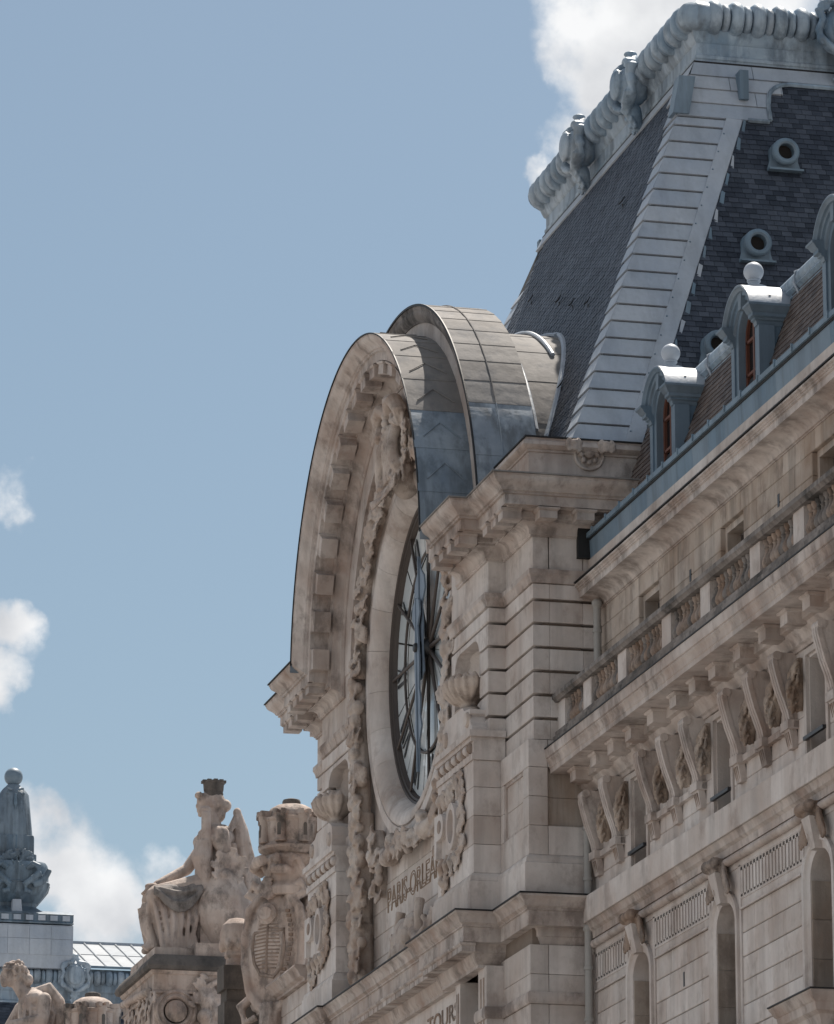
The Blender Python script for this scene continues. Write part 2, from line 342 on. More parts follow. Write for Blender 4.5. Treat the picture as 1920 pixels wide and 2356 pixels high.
# piers: A layer (Y .30), B layer (Y .64), rusticated with deep channels
ZJ = [21.33, 21.75, 22.20, 22.66, 23.14]
def rustic(sg):
    def X(a, b_): return (a, b_) if sg > 0 else (-b_, -a)
    nx0, nx1, ntop, nr = 4.66, 6.62, 23.0, .42
    levels = [20.42, 20.85, 21.30, 21.755, 22.21, 22.665, 23.12]
    for i in range(len(levels)):
        z0 = levels[i] + .03; z1 = (levels[i + 1] - .03) if i + 1 < len(levels) else 23.43
        # B layer with return
        block(*X(7.0, 9.3), .64, .966, z0, z1, 'stone', PV, ch=.006)
        y = .97
        for yy in (1.62, 2.25): block(*X(8.6, 9.3), y, yy - .004, z0, z1, 'stone', PV, ch=.006); y = yy
        # A layer with the niche cut out
        def edge(z):
            if z <= ntop - nr: return 0.
            return nr - math.sqrt(max(0, nr * nr - (z - ntop + nr) ** 2))
        zs = [z0 + (min(z1, ntop) - z0) * k / 8 for k in range(9)]
        if z0 < ntop and z1 > 21.7:
            L = [(4.42, z0)] + [(nx0 + edge(z), z) for z in zs]; Rr = [(nx1 - edge(z), z) for z in zs]
            if z1 <= ntop:
                polys = [L + [(4.42, z1)], [(7.28, z0), (7.28, z1)] + Rr[::-1]]
            else: polys = [[(4.42, z0)] + [(nx0 + edge(z), z) for z in zs] + Rr[::-1] + [(7.28, z0), (7.28, z1), (4.42, z1)]]
            for p in polys:
                m = MB(); m.prism([(sg * x, .30, z) for x, z in p], (0, .5, 0)); build(m, 'stone_block', 'stone', PV, smooth=0)
        else: block(*X(4.42, 7.28), .30, .80, z0, z1, 'stone', PV, ch=.02)
    # hollow of the niche
    m = MB(); cols = []
    for k in range(13):
        t = k / 12 * math.pi; x = (nx0 + nx1) / 2 - math.cos(t) * 1.03; y = .50 + .33 * math.sin(t)
        cols.append([(sg * x, y, 21.4), (sg * x, y, 22.55), (sg * (5.64 + (x - 5.64) * .97), y - .05, 22.85), (sg * (5.64 + (x - 5.64) * .8), .5, 23.05)])
    for k in range(12):
        for j in range(3): m.add([cols[k][j], cols[k + 1][j], cols[k + 1][j + 1], cols[k][j + 1]], [(0, 1, 2, 3)])
    build(m, 'niche', 'stone', PV, smooth=1.2)
    # plain blocks between impost and cornice
    block(*X(4.42, 5.8), .30, .80, 23.70, 24.85, 'stone', PV); block(*X(5.812, 7.28), .30, .80, 23.70, 24.6, 'stone', PV)
    block(*X(7.292, 9.3), .64, .95, 23.70, 24.6, 'stone', PV)
    block(*X(8.6, 9.3), .97, 1.62, 23.70, 24.6, 'stone', PV); block(*X(8.6, 9.3), 1.632, 2.4, 23.70, 24.6, 'stone', PV)
    path = [(4.42, .95), (4.42, .30), (7.28, .30), (7.28, .64), (9.3, .64), (9.3, 2.6)]
    im = [(-.1, 23.70), (.085, 23.70), (.085, 23.61), (.07, 23.59), (.05, 23.55), (.035, 23.50), (.03, 23.45), (-.1, 23.43)]
    m = MB(); m.sweep(im, path, mirror=sg < 0); build(m, 'impost_moulding', 'stone_trim', PV)
    # inscribed block with the monogram (Y 0), stepped base
    lv = [18.27, 18.82, 19.37, 19.92, 20.44]
    for i in range(4): block(*X(4.5, 7.28), 0, .62, lv[i] + .004, lv[i + 1] - .004, 'stone', PV, ch=.006)
    base = [(-.2, 18.27), (.0, 18.27), (.02, 18.25), (.05, 18.22), (.07, 18.16), (.07, 18.12), (.1, 18.1), (.1, 17.40), (-.2, 17.40)]
    pp = [(4.5, .66), (4.5, 0), (7.28, 0), (7.28, .53), (9.33, .53), (9.33, 2.3)]
    m = MB(); m.sweep(base, pp, mirror=sg < 0); build(m, 'pier_base', 'stone', PV)
    # lower B block with recessed panel
    for i in range(4):
        z0, z1 = lv[i] + .004, lv[i + 1] - .004
        if 18.8 < z0 < 19.9:
            block(*X(7.3, 7.5), .53, .9, z0, z1, 'stone', PV, ch=.006); block(*X(8.92, 9.33), .53, .9, z0, z1, 'stone', PV, ch=.006); block(*X(7.5, 8.92), .60, .9, z0, z1, 'stone', PV, ch=.006)
            block(*X(9.1, 9.22), .91, 2.3, z0, z1, 'stone_attic', PV, ch=.006)
        else:
            block(*X(7.3, 9.33), .53, .9, z0, z1, 'stone', PV, ch=.006); block(*X(9.1, 9.33), .91, 2.3, z0, z1, 'stone', PV, ch=.006)
    m = MB(); fr = [(-.05, 0), (.0, 0), (.0, -.05), (-.05, -.05)]
    for (x0, x1, z0, z1) in ((7.5, 8.92, 18.82, 18.88), (7.5, 8.92, 19.86, 19.92), (7.5, 7.56, 18.88, 19.86), (8.86, 8.92, 18.88, 19.86)):
        a_, b_ = X(x0, x1); m.box(a_, b_, .565, .62, z0, z1)
    build(m, 'panel_frame', 'stone_trim', PV)
    if sg > 0: m = MB(); m.box(9.33, 9.36, .53, .62, 17.5, 20.44); 
    # bead band over the monogram block
    m = MB(); a_, b_ = X(4.5, 7.32); m.box(a_, b_, -.03, .62, 20.44, 20.56); m.box(a_, b_, 0, .62, 20.56, 20.80); m.box(a_, b_, -.05, .62, 20.80, 20.88); a2, b2 = X(4.5, 7.40); m.box(a2, b2, -.10, .62, 20.88, 21.0)
    build(m, 'bead_band', 'stone', PV)
    for k in range(12):
        x = 4.62 + k * .225
        m = MB()
        if k % 2: m.ell((0, 0, 0), (.03, .07, .10), None, 8, 6); m.ell((.07, 0, 0), (.03, .07, .10), None, 8, 6)
        else: m.ell((0, 0, 0), (.10, .09, .10), None, 10, 6)
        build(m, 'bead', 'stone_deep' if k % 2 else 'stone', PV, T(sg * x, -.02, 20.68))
    # volute bracket and scalloped bowl in front of the niche
    prof = [(4.95, 21.0), (7.25, 21.0), (7.2, 21.1), (7.08, 21.2), (6.95, 21.36), (7.02, 21.40), (7.02, 21.48), (6.6, 21.52), (6.45, 21.62), (5.2, 21.62), (4.95, 21.5), (4.9, 21.3)]
    m = MB(); m.prism([(sg * x, .0, z) for x, z in prof], (0, .6, 0)); br = build(m, 'bracket', 'stone', PV, smooth=0)
    m = MB()
    for (cx, cz) in ((5.15, 21.25), (6.85, 21.3)):
        m.lathe([(.02, -.03), (.13, -.03), (.16, 0.02), (.16, .05), (.02, .05)], (sg * cx, -.02, cz), 16, 'Y')
    sub(m, 'volute', 'stone_carved', br)
    bw = MB(); bw.lathe([(.02, 21.62), (.46, 21.62), (.48, 21.68), (.28, 21.76), (.30, 21.84), (.54, 21.95), (.68, 22.08), (.72, 22.20), (.66, 22.24), (.02, 22.18)], (sg * 5.85, .28, 0), 28, 'Z', .55)
    for k in range(9):
        t = math.pi * (k + .5) / 9; x, y = -math.cos(t), -math.sin(t)
        pts = [(sg * (5.85 + x * r), .28 + y * r * .55, z) for r, z in ((.30, 21.86), (.54, 21.95), (.70, 22.08), (.76, 22.22), (.72, 22.32))]
        bw.tube(pts, [.04, .07, .10, .10, .04], 7)
    place(sculpt(bw, 'bowl', .025, 2), 'scalloped_bowl', 'stone_carved', PV)
    # monogram
    dx = 0 if sg > 0 else -11.75
    lt = [(4.60, 18.98), (4.76, 18.98), (4.76, 19.32)] + [(5.02 + .27 * math.sin(t), 19.57 - .25 * math.cos(t)) for t in [math.pi * k / 10 for k in range(11)]] + [(4.60, 19.82)]
    lm = MB(); lm.add(*ringplate(5.86, 19.42, .36, .46, .24, .33, -.10, .01)); build(lm, 'letter_o', 'stone', PV, T(dx, 0, 0))
    lm = MB(); lm.prism([(x + dx, -.10, z) for x, z in lt], (0, .11, 0)); pl = build(lm, 'letter_p', 'stone', PV, smooth=0)
    lm = MB(); lm.prism([(4.98 + dx + .15 * math.cos(t), -.106, 19.57 + .13 * math.sin(t)) for t in [2 * math.pi * k / 14 for k in range(14)]], (0, .03, 0)); sub(lm, 'counter', 'stone_deep', pl)  # darker plate: shade of the letter's hollow put into the colour
    gm = MB(); rnd = random.Random(5 if sg > 0 else 6)
    for x0 in (4.85, 5.15, 5.45, 5.8, 6.15, 6.45):                    # flower stalks over the letters
        h_ = .12 + .10 * (x0 - 4.8); z0 = 19.95 + .05 * (x0 - 5)
        gm.tube([(x0 + dx, -.02, z0 - .1), (x0 + dx, -.05, z0 + h_)], [.05, .04], 6)
        for k in range(4): leaf(gm, (x0 + dx + rnd.uniform(-.08, .08), -.02, z0 + rnd.uniform(-.05, h_)), (rnd.uniform(-.6, .6), 0, 1), .18, .14)
        gm.ell((x0 + dx, -.06, z0 + h_), (.075, .07, .085), None, 8, 5)
    for k in range(13):                                               # spray down the right-hand side
        z0 = 20.05 - .095 * k; x0 = 6.52 + .12 * math.sin(k * 1.3)
        leaf(gm, (x0 + dx, -.02, z0), (rnd.uniform(-.6, .9), 0, rnd.uniform(-.9, .5)), .2, .15); gm.ell((x0 + dx + rnd.uniform(-.1, .1), -.05, z0), (.055, .055, .06), None, 7, 5)
    for x0, z0, x1, z1 in ((4.95, 18.95, 4.9, 18.6), (4.9, 18.6, 5.1, 18.35), (5.35, 18.95, 5.3, 18.6), (5.65, 18.92, 5.7, 18.62), (6.0, 18.92, 6.05, 18.65), (6.3, 18.95, 6.3, 18.75), (5.1, 18.4, 5.35, 18.42)):
        gm.tube([(x0 + dx, -.02, z0), ((x0 + x1) / 2 + dx + .05, -.07, (z0 + z1) / 2), (x1 + dx, -.03, z1)], [.05, .08, .05], 7)
        leaf(gm, (x1 + dx, -.02, z1 + .05), (rnd.uniform(-.4, .6), 0, -1), .2, .16)
    o = place(sculpt(gm, 'monogram_foliage', .02, 0), 'monogram_foliage', 'stone_carved', PV, kind='stuff')
def ringplate(cx, cz, ax, az, bx, bz, y0, y1, n=28):
    vs = []; fs = []
    for y in (y0, y1):
        for (rx, rz) in ((ax, az), (bx, bz)):
            vs += [(cx + rx * math.cos(2 * math.pi * k / n), y, cz + rz * math.sin(2 * math.pi * k / n)) for k in range(n)]
    for k in range(n):
        j = (k + 1) % n
        fs += [(k, j, n + j, n + k), (2 * n + k, 3 * n + k, 3 * n + j, 2 * n + j), (k, 2 * n + k, 2 * n + j, j), (n + k, n + j, 3 * n + j, 3 * n + k)]
    return vs, fs
for sg in (1, -1): rustic(sg)

# main cornice: horizontal runs and the arch share one profile (o = projection, d = drop from the lip)
OD = [(1.0, 0.0), (1.0, .03), (.985, .04), (.978, .07), (.955, .11), (.91, .15), (.86, .185), (.82, .225), (.795, .27), (.755, .285), (.755, .325), (.71, .335), (.71, .52), (.62, .52), (.62, .545), (.36, .545), (.33, .56), (.33, .66), (.27, .67), (.27, .71), (.235, .71), (.16, .74), (.10, .79), (.075, .86), (.075, .90), (.04, .92), (.04, .95), (-.15, .95), (-.15, 0)]
def aend(r):
    d = 5.94 - r; return math.acos(max(-1, min(1, (.49 - d) / r)))
for sg in (1, -1):
    m = MB(); m.sweep([(o_, 25.28 - d) for o_, d in OD], [(5, .30), (7.28, .30), (7.28, .64), (9.28, .64), (9.28, 2.9)], start=lambda o_, z: (lambda r: r * math.sin(aend(r)))(5.94 - (25.28 - z)), mirror=sg < 0)
    cn = build(m, 'cornice', 'stone_trim', PV)
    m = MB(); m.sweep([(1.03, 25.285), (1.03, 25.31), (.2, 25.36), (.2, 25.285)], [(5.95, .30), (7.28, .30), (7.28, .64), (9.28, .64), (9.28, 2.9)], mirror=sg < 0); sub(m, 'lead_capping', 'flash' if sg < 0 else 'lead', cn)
m = MB(); m.arc([(5.94 - d, .30 - o_) for o_, d in OD], ZC, -1, 1, 96, aend); m.arc([(4.985, .28), (4.985, .45), (4.56, .45), (4.56, .9), (4.42, .9), (4.42, .28)], ZC, -R(90), R(90), 72)
build(m, 'arch_cornice', 'stone_trim', PV)
def modil(w_, d_, h_):
    m = MB(); m.box(-w_ / 2, w_ / 2, -d_, 0, -h_, 0); m.sweep([(0, 0), (.045, 0), (.045, -.02), (.03, -.045), (.0, -.06)], [(-w_ / 2, 0), (-w_ / 2, -d_), (w_ / 2, -d_), (w_ / 2, 0)]); return m.mesh('modillion', .5)
md = modil(.34, .36, .20)
for sg in (1, -1):
    for x in (5.72, 6.34, 6.96, 7.58): place(md, 'modillion', 'stone_trim', PV, T(sg * x, -.03, 24.738))
    for x in (8.42, 9.04, 9.58): place(md, 'modillion', 'stone_trim', PV, T(sg * x, .31, 24.738))
    for y in (.78, 1.5, 2.22): place(md, 'modillion', 'stone_trim', PV, T(sg * 9.61, y, 24.738) @ Matrix.Rotation(sg * R(90), 4, 'Z'))
mda = modil(.43, .36, .26)
for k in range(20):
    a = R(-85.5 + 9 * k); M = T(5.40 * math.sin(a), -.03, ZC + 5.40 * math.cos(a)) @ Matrix.Rotation(a, 4, 'Y'); place(mda, 'modillion', 'stone_trim', PV, M)
# clock surround: voussoirs
sp = [(3.92, .50), (3.71, .50), (3.70, .55), (3.67, .55), (3.66, .49), (3.60, .475), (3.50, .495), (3.40, .55), (3.30, .65), (3.235, .78), (3.20, .92), (3.20, 1.05), (3.92, 1.05)]
m = MB(); m.arc(sp, 0, -R(7.44), R(7.44), 6); vs_ = m.mesh('voussoir', .7)
for k in range(24):
    a = R(15 * k + 4); place(vs_, 'voussoir', 'stone', PV, T(0, 0, 24.32) @ Matrix.Rotation(a, 4, 'Y'))
# keystone and garlands
m = MB()
m.ell((0, .42, 28.1), (.62, .42, 1.0), None, 16, 12); m.ell((0, .40, 29.0), (.80, .38, .36), None, 16, 10); m.ell((0, .18, 28.15), (.36, .22, .72), None, 14, 10)
for sg in (-1, 1):
    m.tube([(sg * .05, .06, 29.15), (sg * .4, -.02, 29.30), (sg * .78, .0, 29.22), (sg * .95, .06, 28.95), (sg * .82, .06, 28.72), (sg * .64, .02, 28.80), (sg * .66, .0, 28.95)], [.15, .17, .18, .17, .15, .13, .09], 10)
    m.tube([(sg * .5, .12, 28.75), (sg * .52, .02, 28.4), (sg * .62, .0, 28.0), (sg * .74, .05, 27.7), (sg * .66, .05, 27.45), (sg * .48, .02, 27.5), (sg * .5, .02, 27.65)], [.13, .12, .13, .14, .13, .11, .08], 10)
    for k in range(5): m.tube([(sg * (.08 + .09 * k), .0 + .02 * k, 28.8), (sg * (.10 + .08 * k), -.05 + .03 * k, 28.2), (sg * (.08 + .09 * k), .04, 27.5)], [.04, .055, .04], 7)
    for k in range(14): leaf(m, (sg * random.uniform(.7, 1.0), .28, 28.9 - .11 * k), (sg * .8, -.3, random.uniform(-.8, .2)), .36, .2)
    for k in range(6): m.ell((sg * (.85 + .05 * (k % 2)), .22, 28.6 - .2 * k), (.12, .12, .12), None, 8, 6)
    for k in range(7): leaf(m, (sg * (.05 + .11 * k), .12, 27.45), (sg * .22 * k, -.4, -1), .55, .2)
for k in range(5): m.ell((0, -.02, 29.05 - .17 * k), (.12, .10, .11), None, 9, 6)
place(sculpt(m, 'keystone', .022, 0), 'keystone', 'stone_carved', PV, T(0, .02, 28.6) @ Matrix.Diagonal((.92, 1, .9, 1)) @ T(0, 0, -28.35))
for sg in (-1, 1):
    m = MB(); p = []
    for k in range(10):
        t = R(10 + k * 8.5); p.append((sg * 4.18 * math.sin(t), .50, 24.32 + 4.0 * math.cos(t)))
    garland(m, p, .55, 1.5)
    p2 = [(sg * (4.15 if z > 22.5 else 3.95), .47, z) for z in (24.4, 23.2, 22.3, 21.6, 21.0, 20.4, 19.8, 19.2, 18.6, 18.0, 17.55)]
    wd = [.5, .5, .55, .75, .85, .85, .7, .9, .95, .8]
    for k in range(len(p2) - 1): garland(m, p2[k:k + 2], wd[k], 2.0, fruit=.12)
    for z in (25.6, 22.55, 19.9):                       # ribbons wound round the garland
        c = -1
        for j in range(4): m.tube([(sg * (3.45 + .0), .40, z - .09 * j - .1), (sg * 3.75, .26, z - .09 * j + .06), (sg * 4.2, .42, z - .09 * j + .22)], .06, 7)
    place(sculpt(m, 'garland', .026, 1), 'garland', 'stone_carved', PV, kind='stuff')
# swags under the clock and the group at the foot of the inscription
m = MB()
for sg in (-1, 1):
    garland(m, [(sg * 3.0, .58, 21.0), (sg * 2.75, .58, 20.5), (sg * 2.7, .6, 20.0), (sg * 2.8, .62, 19.6)], .5, 1.8)
    m.tube([(sg * 2.4, .55, 20.5), (sg * 2.0, .5, 20.25), (sg * 1.5, .48, 20.2), (sg * 1.15, .5, 20.35), (sg * 1.3, .45, 20.55), (sg * 1.55, .45, 20.45)], [.1, .16, .2, .19, .15, .1], 10)
    garland(m, [(sg * 1.2, .55, 20.3), (sg * .6, .5, 20.2), (0, .45, 20.25)], .4, 1.6)
place(sculpt(m, 'swag', .026, 1), 'clock_swag', 'stone_carved', PV, kind='stuff')
m = MB()
for sg in (-1, 1):
    m.ell((sg * .45, .35, 18.6), (.42, .3, .42)); m.ell((sg * .5, .15, 18.35), (.22, .2, .3)); m.tube([(sg * .9, .4, 18.2), (sg * 1.0, .3, 18.9), (sg * .95, .35, 19.25)], [.16, .12, .14], 8)
    m.tube([(sg * .6, .3, 18.5), (sg * 1.3, .2, 18.1), (sg * 1.7, .35, 18.4), (sg * 1.5, .3, 18.7)], [.18, .14, .12, .1], 8)
    for k in range(6): leaf(m, (sg * (1.2 + .14 * k), .45, 18.0 + .08 * k), (sg * .4, 0, 1), .5, .2)
    m.tube([(sg * .3, .2, 18.2), (sg * .5, .05, 17.7), (sg * .4, .1, 17.4)], [.22, .15, .1], 8)
m.ell((0, .3, 18.3), (.5, .35, .6)); m.ell((0, .1, 18.0), (.3, .25, .3)); m.box(-.7, .7, .2, .7, 17.3, 17.7)
for k in range(5): m.tube([(-2.2 + .16 * k, .5, 18.0), (-2.2 + .16 * k, .45, 17.4)], .07, 7)
place(sculpt(m, 'foot_group', .026, 0), 'carved_foot_group', 'stone_carved', PV, T(.55, .12, 17.35) @ Matrix.Diagonal((.85, .8, .78, 1)) @ T(0, 0, -17.35), kind='stuff')
# lower cornice, frieze and pilasters under the clock
lo = [(.47, 0), (.47, .04), (.44, .06), (.38, .13), (.36, .20), (.30, .24), (.30, .27), (.27, .28), (.27, .55), (.05, .55), (.03, .6), (.03, .7), (.0, .72), (-.05, .86), (-.1, .92), (-.1, .98), (-.3, .98), (-.3, 0)]
pth = [(-9.36, 2.0), (-9.35, .72), (-7.28, .72), (-7.28, 0), (-4.6, 0), (-4.6, .12), (4.3, .12), (4.3, 0), (7.28, 0), (7.28, .72), (9.3, .72), (9.3, 2.3)]
m = MB(); m.sweep([(o_, 17.46 - d) for o_, d in lo], pth); cn = build(m, 'lower_cornice', 'stone_trim', PV)
m = MB(); m.sweep([(.49, 17.462), (.49, 17.49), (-.1, 17.56), (-.1, 17.462)], pth); sub(m, 'lead_capping', 'flash', cn)
dm = modil(.34, .26, .16)
for k in range(32):
    x = 7.3 - .78 * k * .5 * 1.0
    if x < -8.5: break
    y = -.02 if abs(x) > 4.5 else .10
    if abs(x) <= 7.35: place(dm, 'dentil', 'stone_trim', PV, T(x, y, 16.905))
m = MB(); m.box(-9.2, 9.2, .62, .85, 0, 16.55); build(m, 'lower_wall', 'stone', PV); m = MB(); m.box(-4.98, 4.98, .34, .61, 15.73, 16.5); build(m, 'frieze', 'stone', PV, smooth=0)
for sg in (1, -1):
    for i in range(8):
        z = 16.60 - .55 * (i + 1); a_, b_ = (7.0, 9.3) if sg > 0 else (-9.3, -7.0)
        block(a_, b_, .55, .9, z + .004, z + .546, 'stone', PV, ch=.006)
        for y in (.91, 1.6): block(9.0 if sg > 0 else -9.3, 9.3 if sg > 0 else -9.0, y, y + .685, z + .004, z + .546, 'stone', PV, ch=.006)
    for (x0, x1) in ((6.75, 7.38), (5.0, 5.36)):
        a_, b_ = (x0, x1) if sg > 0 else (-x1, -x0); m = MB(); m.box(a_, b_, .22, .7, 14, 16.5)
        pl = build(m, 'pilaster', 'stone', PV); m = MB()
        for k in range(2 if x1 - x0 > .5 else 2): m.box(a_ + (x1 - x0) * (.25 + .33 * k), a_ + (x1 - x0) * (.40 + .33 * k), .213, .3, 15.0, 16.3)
        sub(m, 'flute', 'stone_deep', pl)  # flutes are flat dark strips, the shade of the hollow painted in
    m = MB(); m.sweep([(-.1, 15.72), (.04, 15.72), (.06, 15.66), (.06, 15.55), (.03, 15.5), (-.1, 15.5)], [(3.2, .62), (6.7, .62), (6.7, .22), (7.38, .22), (7.38, .55), (9.3, .55), (9.3, 2.3)], mirror=sg < 0); build(m, 'string_moulding', 'stone_trim', PV)
o = place(text_mesh('TOURS', 2.3, 4.8, 15.9, 16.25, False, .05), 'lettering', 'stone_deep', PV, T(0, .335, 0)); o['label'] = 'raised letters TOURS on the frieze below'

# lead roof of the front arch: panels with chevron folds
def lead_panel(r0, y0, y1, pitch, chev, seam=None):
    m = MB(); n = 8; a0, a1 = -pitch / 2, pitch / 2; rows = []
    for i in range(n + 1):
        t = i / n; a = a0 + (a1 - a0) * t; rr = r0 + .009 * t + .003 * math.sin(t * 9)      # lower edge laps proud of the next sheet
        rows.append([(rr * math.sin(a), y, rr * math.cos(a)) for y in (y0, (y0 + y1) / 2, y1)])
    rows.append([((r0 - .012) * math.sin(a1), y, (r0 - .012) * math.cos(a1)) for y in (y0, (y0 + y1) / 2, y1)])
    for i in range(n + 1):
        for j in range(2): m.add([rows[i][j], rows[i][j + 1], rows[i + 1][j + 1], rows[i + 1][j]], [(0, 1, 2, 3)])
    if chev:
        ym = (y0 + y1) / 2
        def q(y, f): a = a0 + (a1 - a0) * f; return ((r0 + .022) * math.sin(a), y, (r0 + .022) * math.cos(a))
        m.tube([q(ym - .38, .72), q(ym - .19, .53), q(ym, .34), q(ym + .19, .53), q(ym + .38, .72)], .013, 5)
    if seam: m.tube([((r0 + .02) * math.sin(a0 + (a1 - a0) * t), seam, (r0 + .02) * math.cos(a0 + (a1 - a0) * t)) for t in (0, .25, .5, .75, 1)], .012, 5)
    return m.mesh('lead_sheet', 1.0)
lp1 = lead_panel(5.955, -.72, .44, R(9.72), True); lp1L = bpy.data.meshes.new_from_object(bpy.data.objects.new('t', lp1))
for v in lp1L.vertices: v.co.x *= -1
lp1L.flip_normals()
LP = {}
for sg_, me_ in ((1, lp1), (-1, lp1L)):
    LP[(sg_, True)] = me_.copy(); LP[(sg_, False)] = me_; me_.materials.clear(); me_.materials.append(MATS['lead']); LP[(sg_, True)].materials.clear(); LP[(sg_, True)].materials.append(MATS['lead_shade_blue'])
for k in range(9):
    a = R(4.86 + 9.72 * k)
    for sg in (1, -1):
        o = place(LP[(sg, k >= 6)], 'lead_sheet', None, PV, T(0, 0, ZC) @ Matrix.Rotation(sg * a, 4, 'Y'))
m = MB(); m.arc([(5.965, -.725), (5.935, -.73), (5.935, -.70), (5.965, -.70)], ZC, -R(86), R(86), 90); build(m, 'lead_lip', 'flash', PV)
# rear arch: stone hood, gable wall, lead barrel
m = MB(); m.arc([(6.92, .24), (6.86, .24), (6.82, .26), (6.78, .25), (6.72, .27), (6.64, .31), (6.60, .36), (6.57, .37), (6.57, .42), (6.0, .42), (6.0, .6), (6.92, .6)], 24.45, -R(84), R(84), 90); build(m, 'rear_arch', 'stone_rail', PV)
m = MB(); m.arc([(6.60, .395), (6.60, .43), (5.5, .43), (5.5, .395)], 24.45, -R(82), R(82), 80); build(m, 'gable_wall', 'stone', PV)
lp2 = lead_panel(6.93, .22, 1.52, R(5.5), False, .80); lp3 = lead_panel(6.93, .22, 1.52, R(11), False, .80)
def mirr(me):
    o_ = bpy.data.objects.new('t', me); m2 = bpy.data.meshes.new_from_object(o_); bpy.data.objects.remove(o_)
    for v in m2.vertices: v.co.x *= -1
    m2.flip_normals(); return m2
lp2L, lp3L = mirr(lp2), mirr(lp3)
for sg in (1, -1):
    for k in range(11): place(lp2 if sg > 0 else lp2L, 'lead_sheet', 'lead', PV, T(0, 0, 24.45) @ Matrix.Rotation(sg * R(2.75 + 5.5 * k), 4, 'Y'))
    for k in range(2): place(lp3 if sg > 0 else lp3L, 'lead_sheet', 'lead_streaked', PV, T(0, 0, 24.45) @ Matrix.Rotation(sg * R(66 + 11 * k), 4, 'Y'))
m = MB(); m.arc([(6.95, .215), (6.90, .21), (6.90, .24), (6.95, .24)], 24.45, -R(83), R(83), 90); build(m, 'lead_lip', 'flash', PV)
lp4 = lead_panel(6.30, 1.45, 3.7, R(12.2), False); lp4L = mirr(lp4)
for sg in (1, -1):
    for k in range(7): place(lp4 if sg > 0 else lp4L, 'lead_sheet', 'lead', PV, T(0, 0, 24.62) @ Matrix.Rotation(sg * R(6.1 + 12.2 * k), 4, 'Y'))
for (y, a1) in ((1.72, 63), (2.55, 38), (3.1, 20)):
    m = MB(); m.tube([(6.34 * math.sin(R(a)), y, 24.62 + 6.34 * math.cos(R(a))) for a in [-a1 + 2 * a1 * k / 40 for k in range(41)]], .05, 8); build(m, 'roll_rib', 'zinc', PV)
# vent box on the lead roof
m = MB(); m.prism([(6.45, .5, 26.0), (7.15, .5, 26.0), (7.15, .5, 26.18), (6.4, .5, 26.35)], (0, .9, 0)); build(m, 'lead_vent_box', 'zinc_blue', PV)
# parapet block with roundel
def parapet(sg):
    path = [(6.7, .66), (9.0, .66), (9.0, 3.2)]
    pr = [(-.5, 26.35), (.06, 26.35), (.07, 26.30), (.12, 26.27), (.13, 26.20), (.08, 26.14), (.03, 26.12), (.03, 26.08), (0, 26.07), (0, 25.3), (-.5, 25.3)]
    m = MB(); m.sweep(pr, path, mirror=sg < 0); p = build(m, 'parapet', 'stone_trim', PV)
    m = MB(); m.sweep([(.09, 26.352), (.09, 26.38), (-.5, 26.42), (-.5, 26.352)], path, mirror=sg < 0); sub(m, 'lead_capping', 'flash', p)
    if sg > 0:
        m = MB(); m.lathe([(.02, -.02), (.24, -.02), (.25, .03), (.29, .035), (.30, .01), (.30, -.03), (.02, -.03)], (9.02, 1.84, 26.06), 28, 'X')
        m.lathe([(.02, 0), (.09, 0), (.10, .05), (.02, .09)], (9.02, 1.84, 26.1), 14, 'X')
        for k in range(8): a = k * math.pi / 4; m.ell((9.05, 1.84 + .16 * math.cos(a), 26.08 + .16 * math.sin(a)), (.03, .055, .055), None, 8, 5)
        for s2 in (-1, 1):
            for k in range(4): leaf(m, (9.1, 1.84 + s2 * .2, 26.2 + .02 * k), (0, s2, .3 - .2 * k), .3, .12, (1, 0, 0))
        place(sculpt(m, 'roundel', .018, 1), 'roundel', 'stone_carved', PV)
parapet(1); parapet(-1)

# ================================================================== CLOCK
CK = thing('facade_clock', 'huge round clock with grey glass dial, dark iron spokes and blue-grey hands', 'clock', (0, .95, 24.32))
zk = 23.85
m = MB(); m.arc([(2.86, .84), (2.86, 1.1), (2.735, 1.1), (2.735, .98), (2.755, .95), (2.765, .90), (2.80, .89), (2.81, .85)], zk, 0, R(360), 96); build(m, 'rim', 'iron', CK)
m = MB(); m.add([(2.8 * math.sin(R(7.5 * k)), 1.16, zk + 2.8 * math.cos(R(7.5 * k))) for k in range(48)], [tuple(range(48))]); build(m, 'backing', 'dark_room', CK, smooth=0)
gl = MB(); n = 10
gl.add([(r * math.sin(a), 0, r * math.cos(a)) for r in (1.93, 2.76) for a in [R(-14.6 + 29.2 * k / n) for k in range(n + 1)]], [(k, k + 1, n + 2 + k, n + 1 + k) for k in range(n)]); gm1 = gl.mesh('p', 0)
gl = MB(); gl.add([(.25 * math.sin(R(-14)), 0, .25 * math.cos(R(14))), (.25 * math.sin(R(14)), 0, .25 * math.cos(R(14)))] + [(1.88 * math.sin(a), 0, 1.88 * math.cos(a)) for a in [R(14.4 - 28.8 * k / n) for k in range(n + 1)]], [tuple(range(n + 3))]); gm2 = gl.mesh('p', 0)
for k in range(12):
    q = T(0, 1.0 + random.uniform(-.004, .004), zk) @ Matrix.Rotation(R(30 * k), 4, 'Y')
    place(gm1, 'glass_pane', 'dial_glass', CK, q); place(gm2, 'glass_pane', 'dial_glass', CK, q)
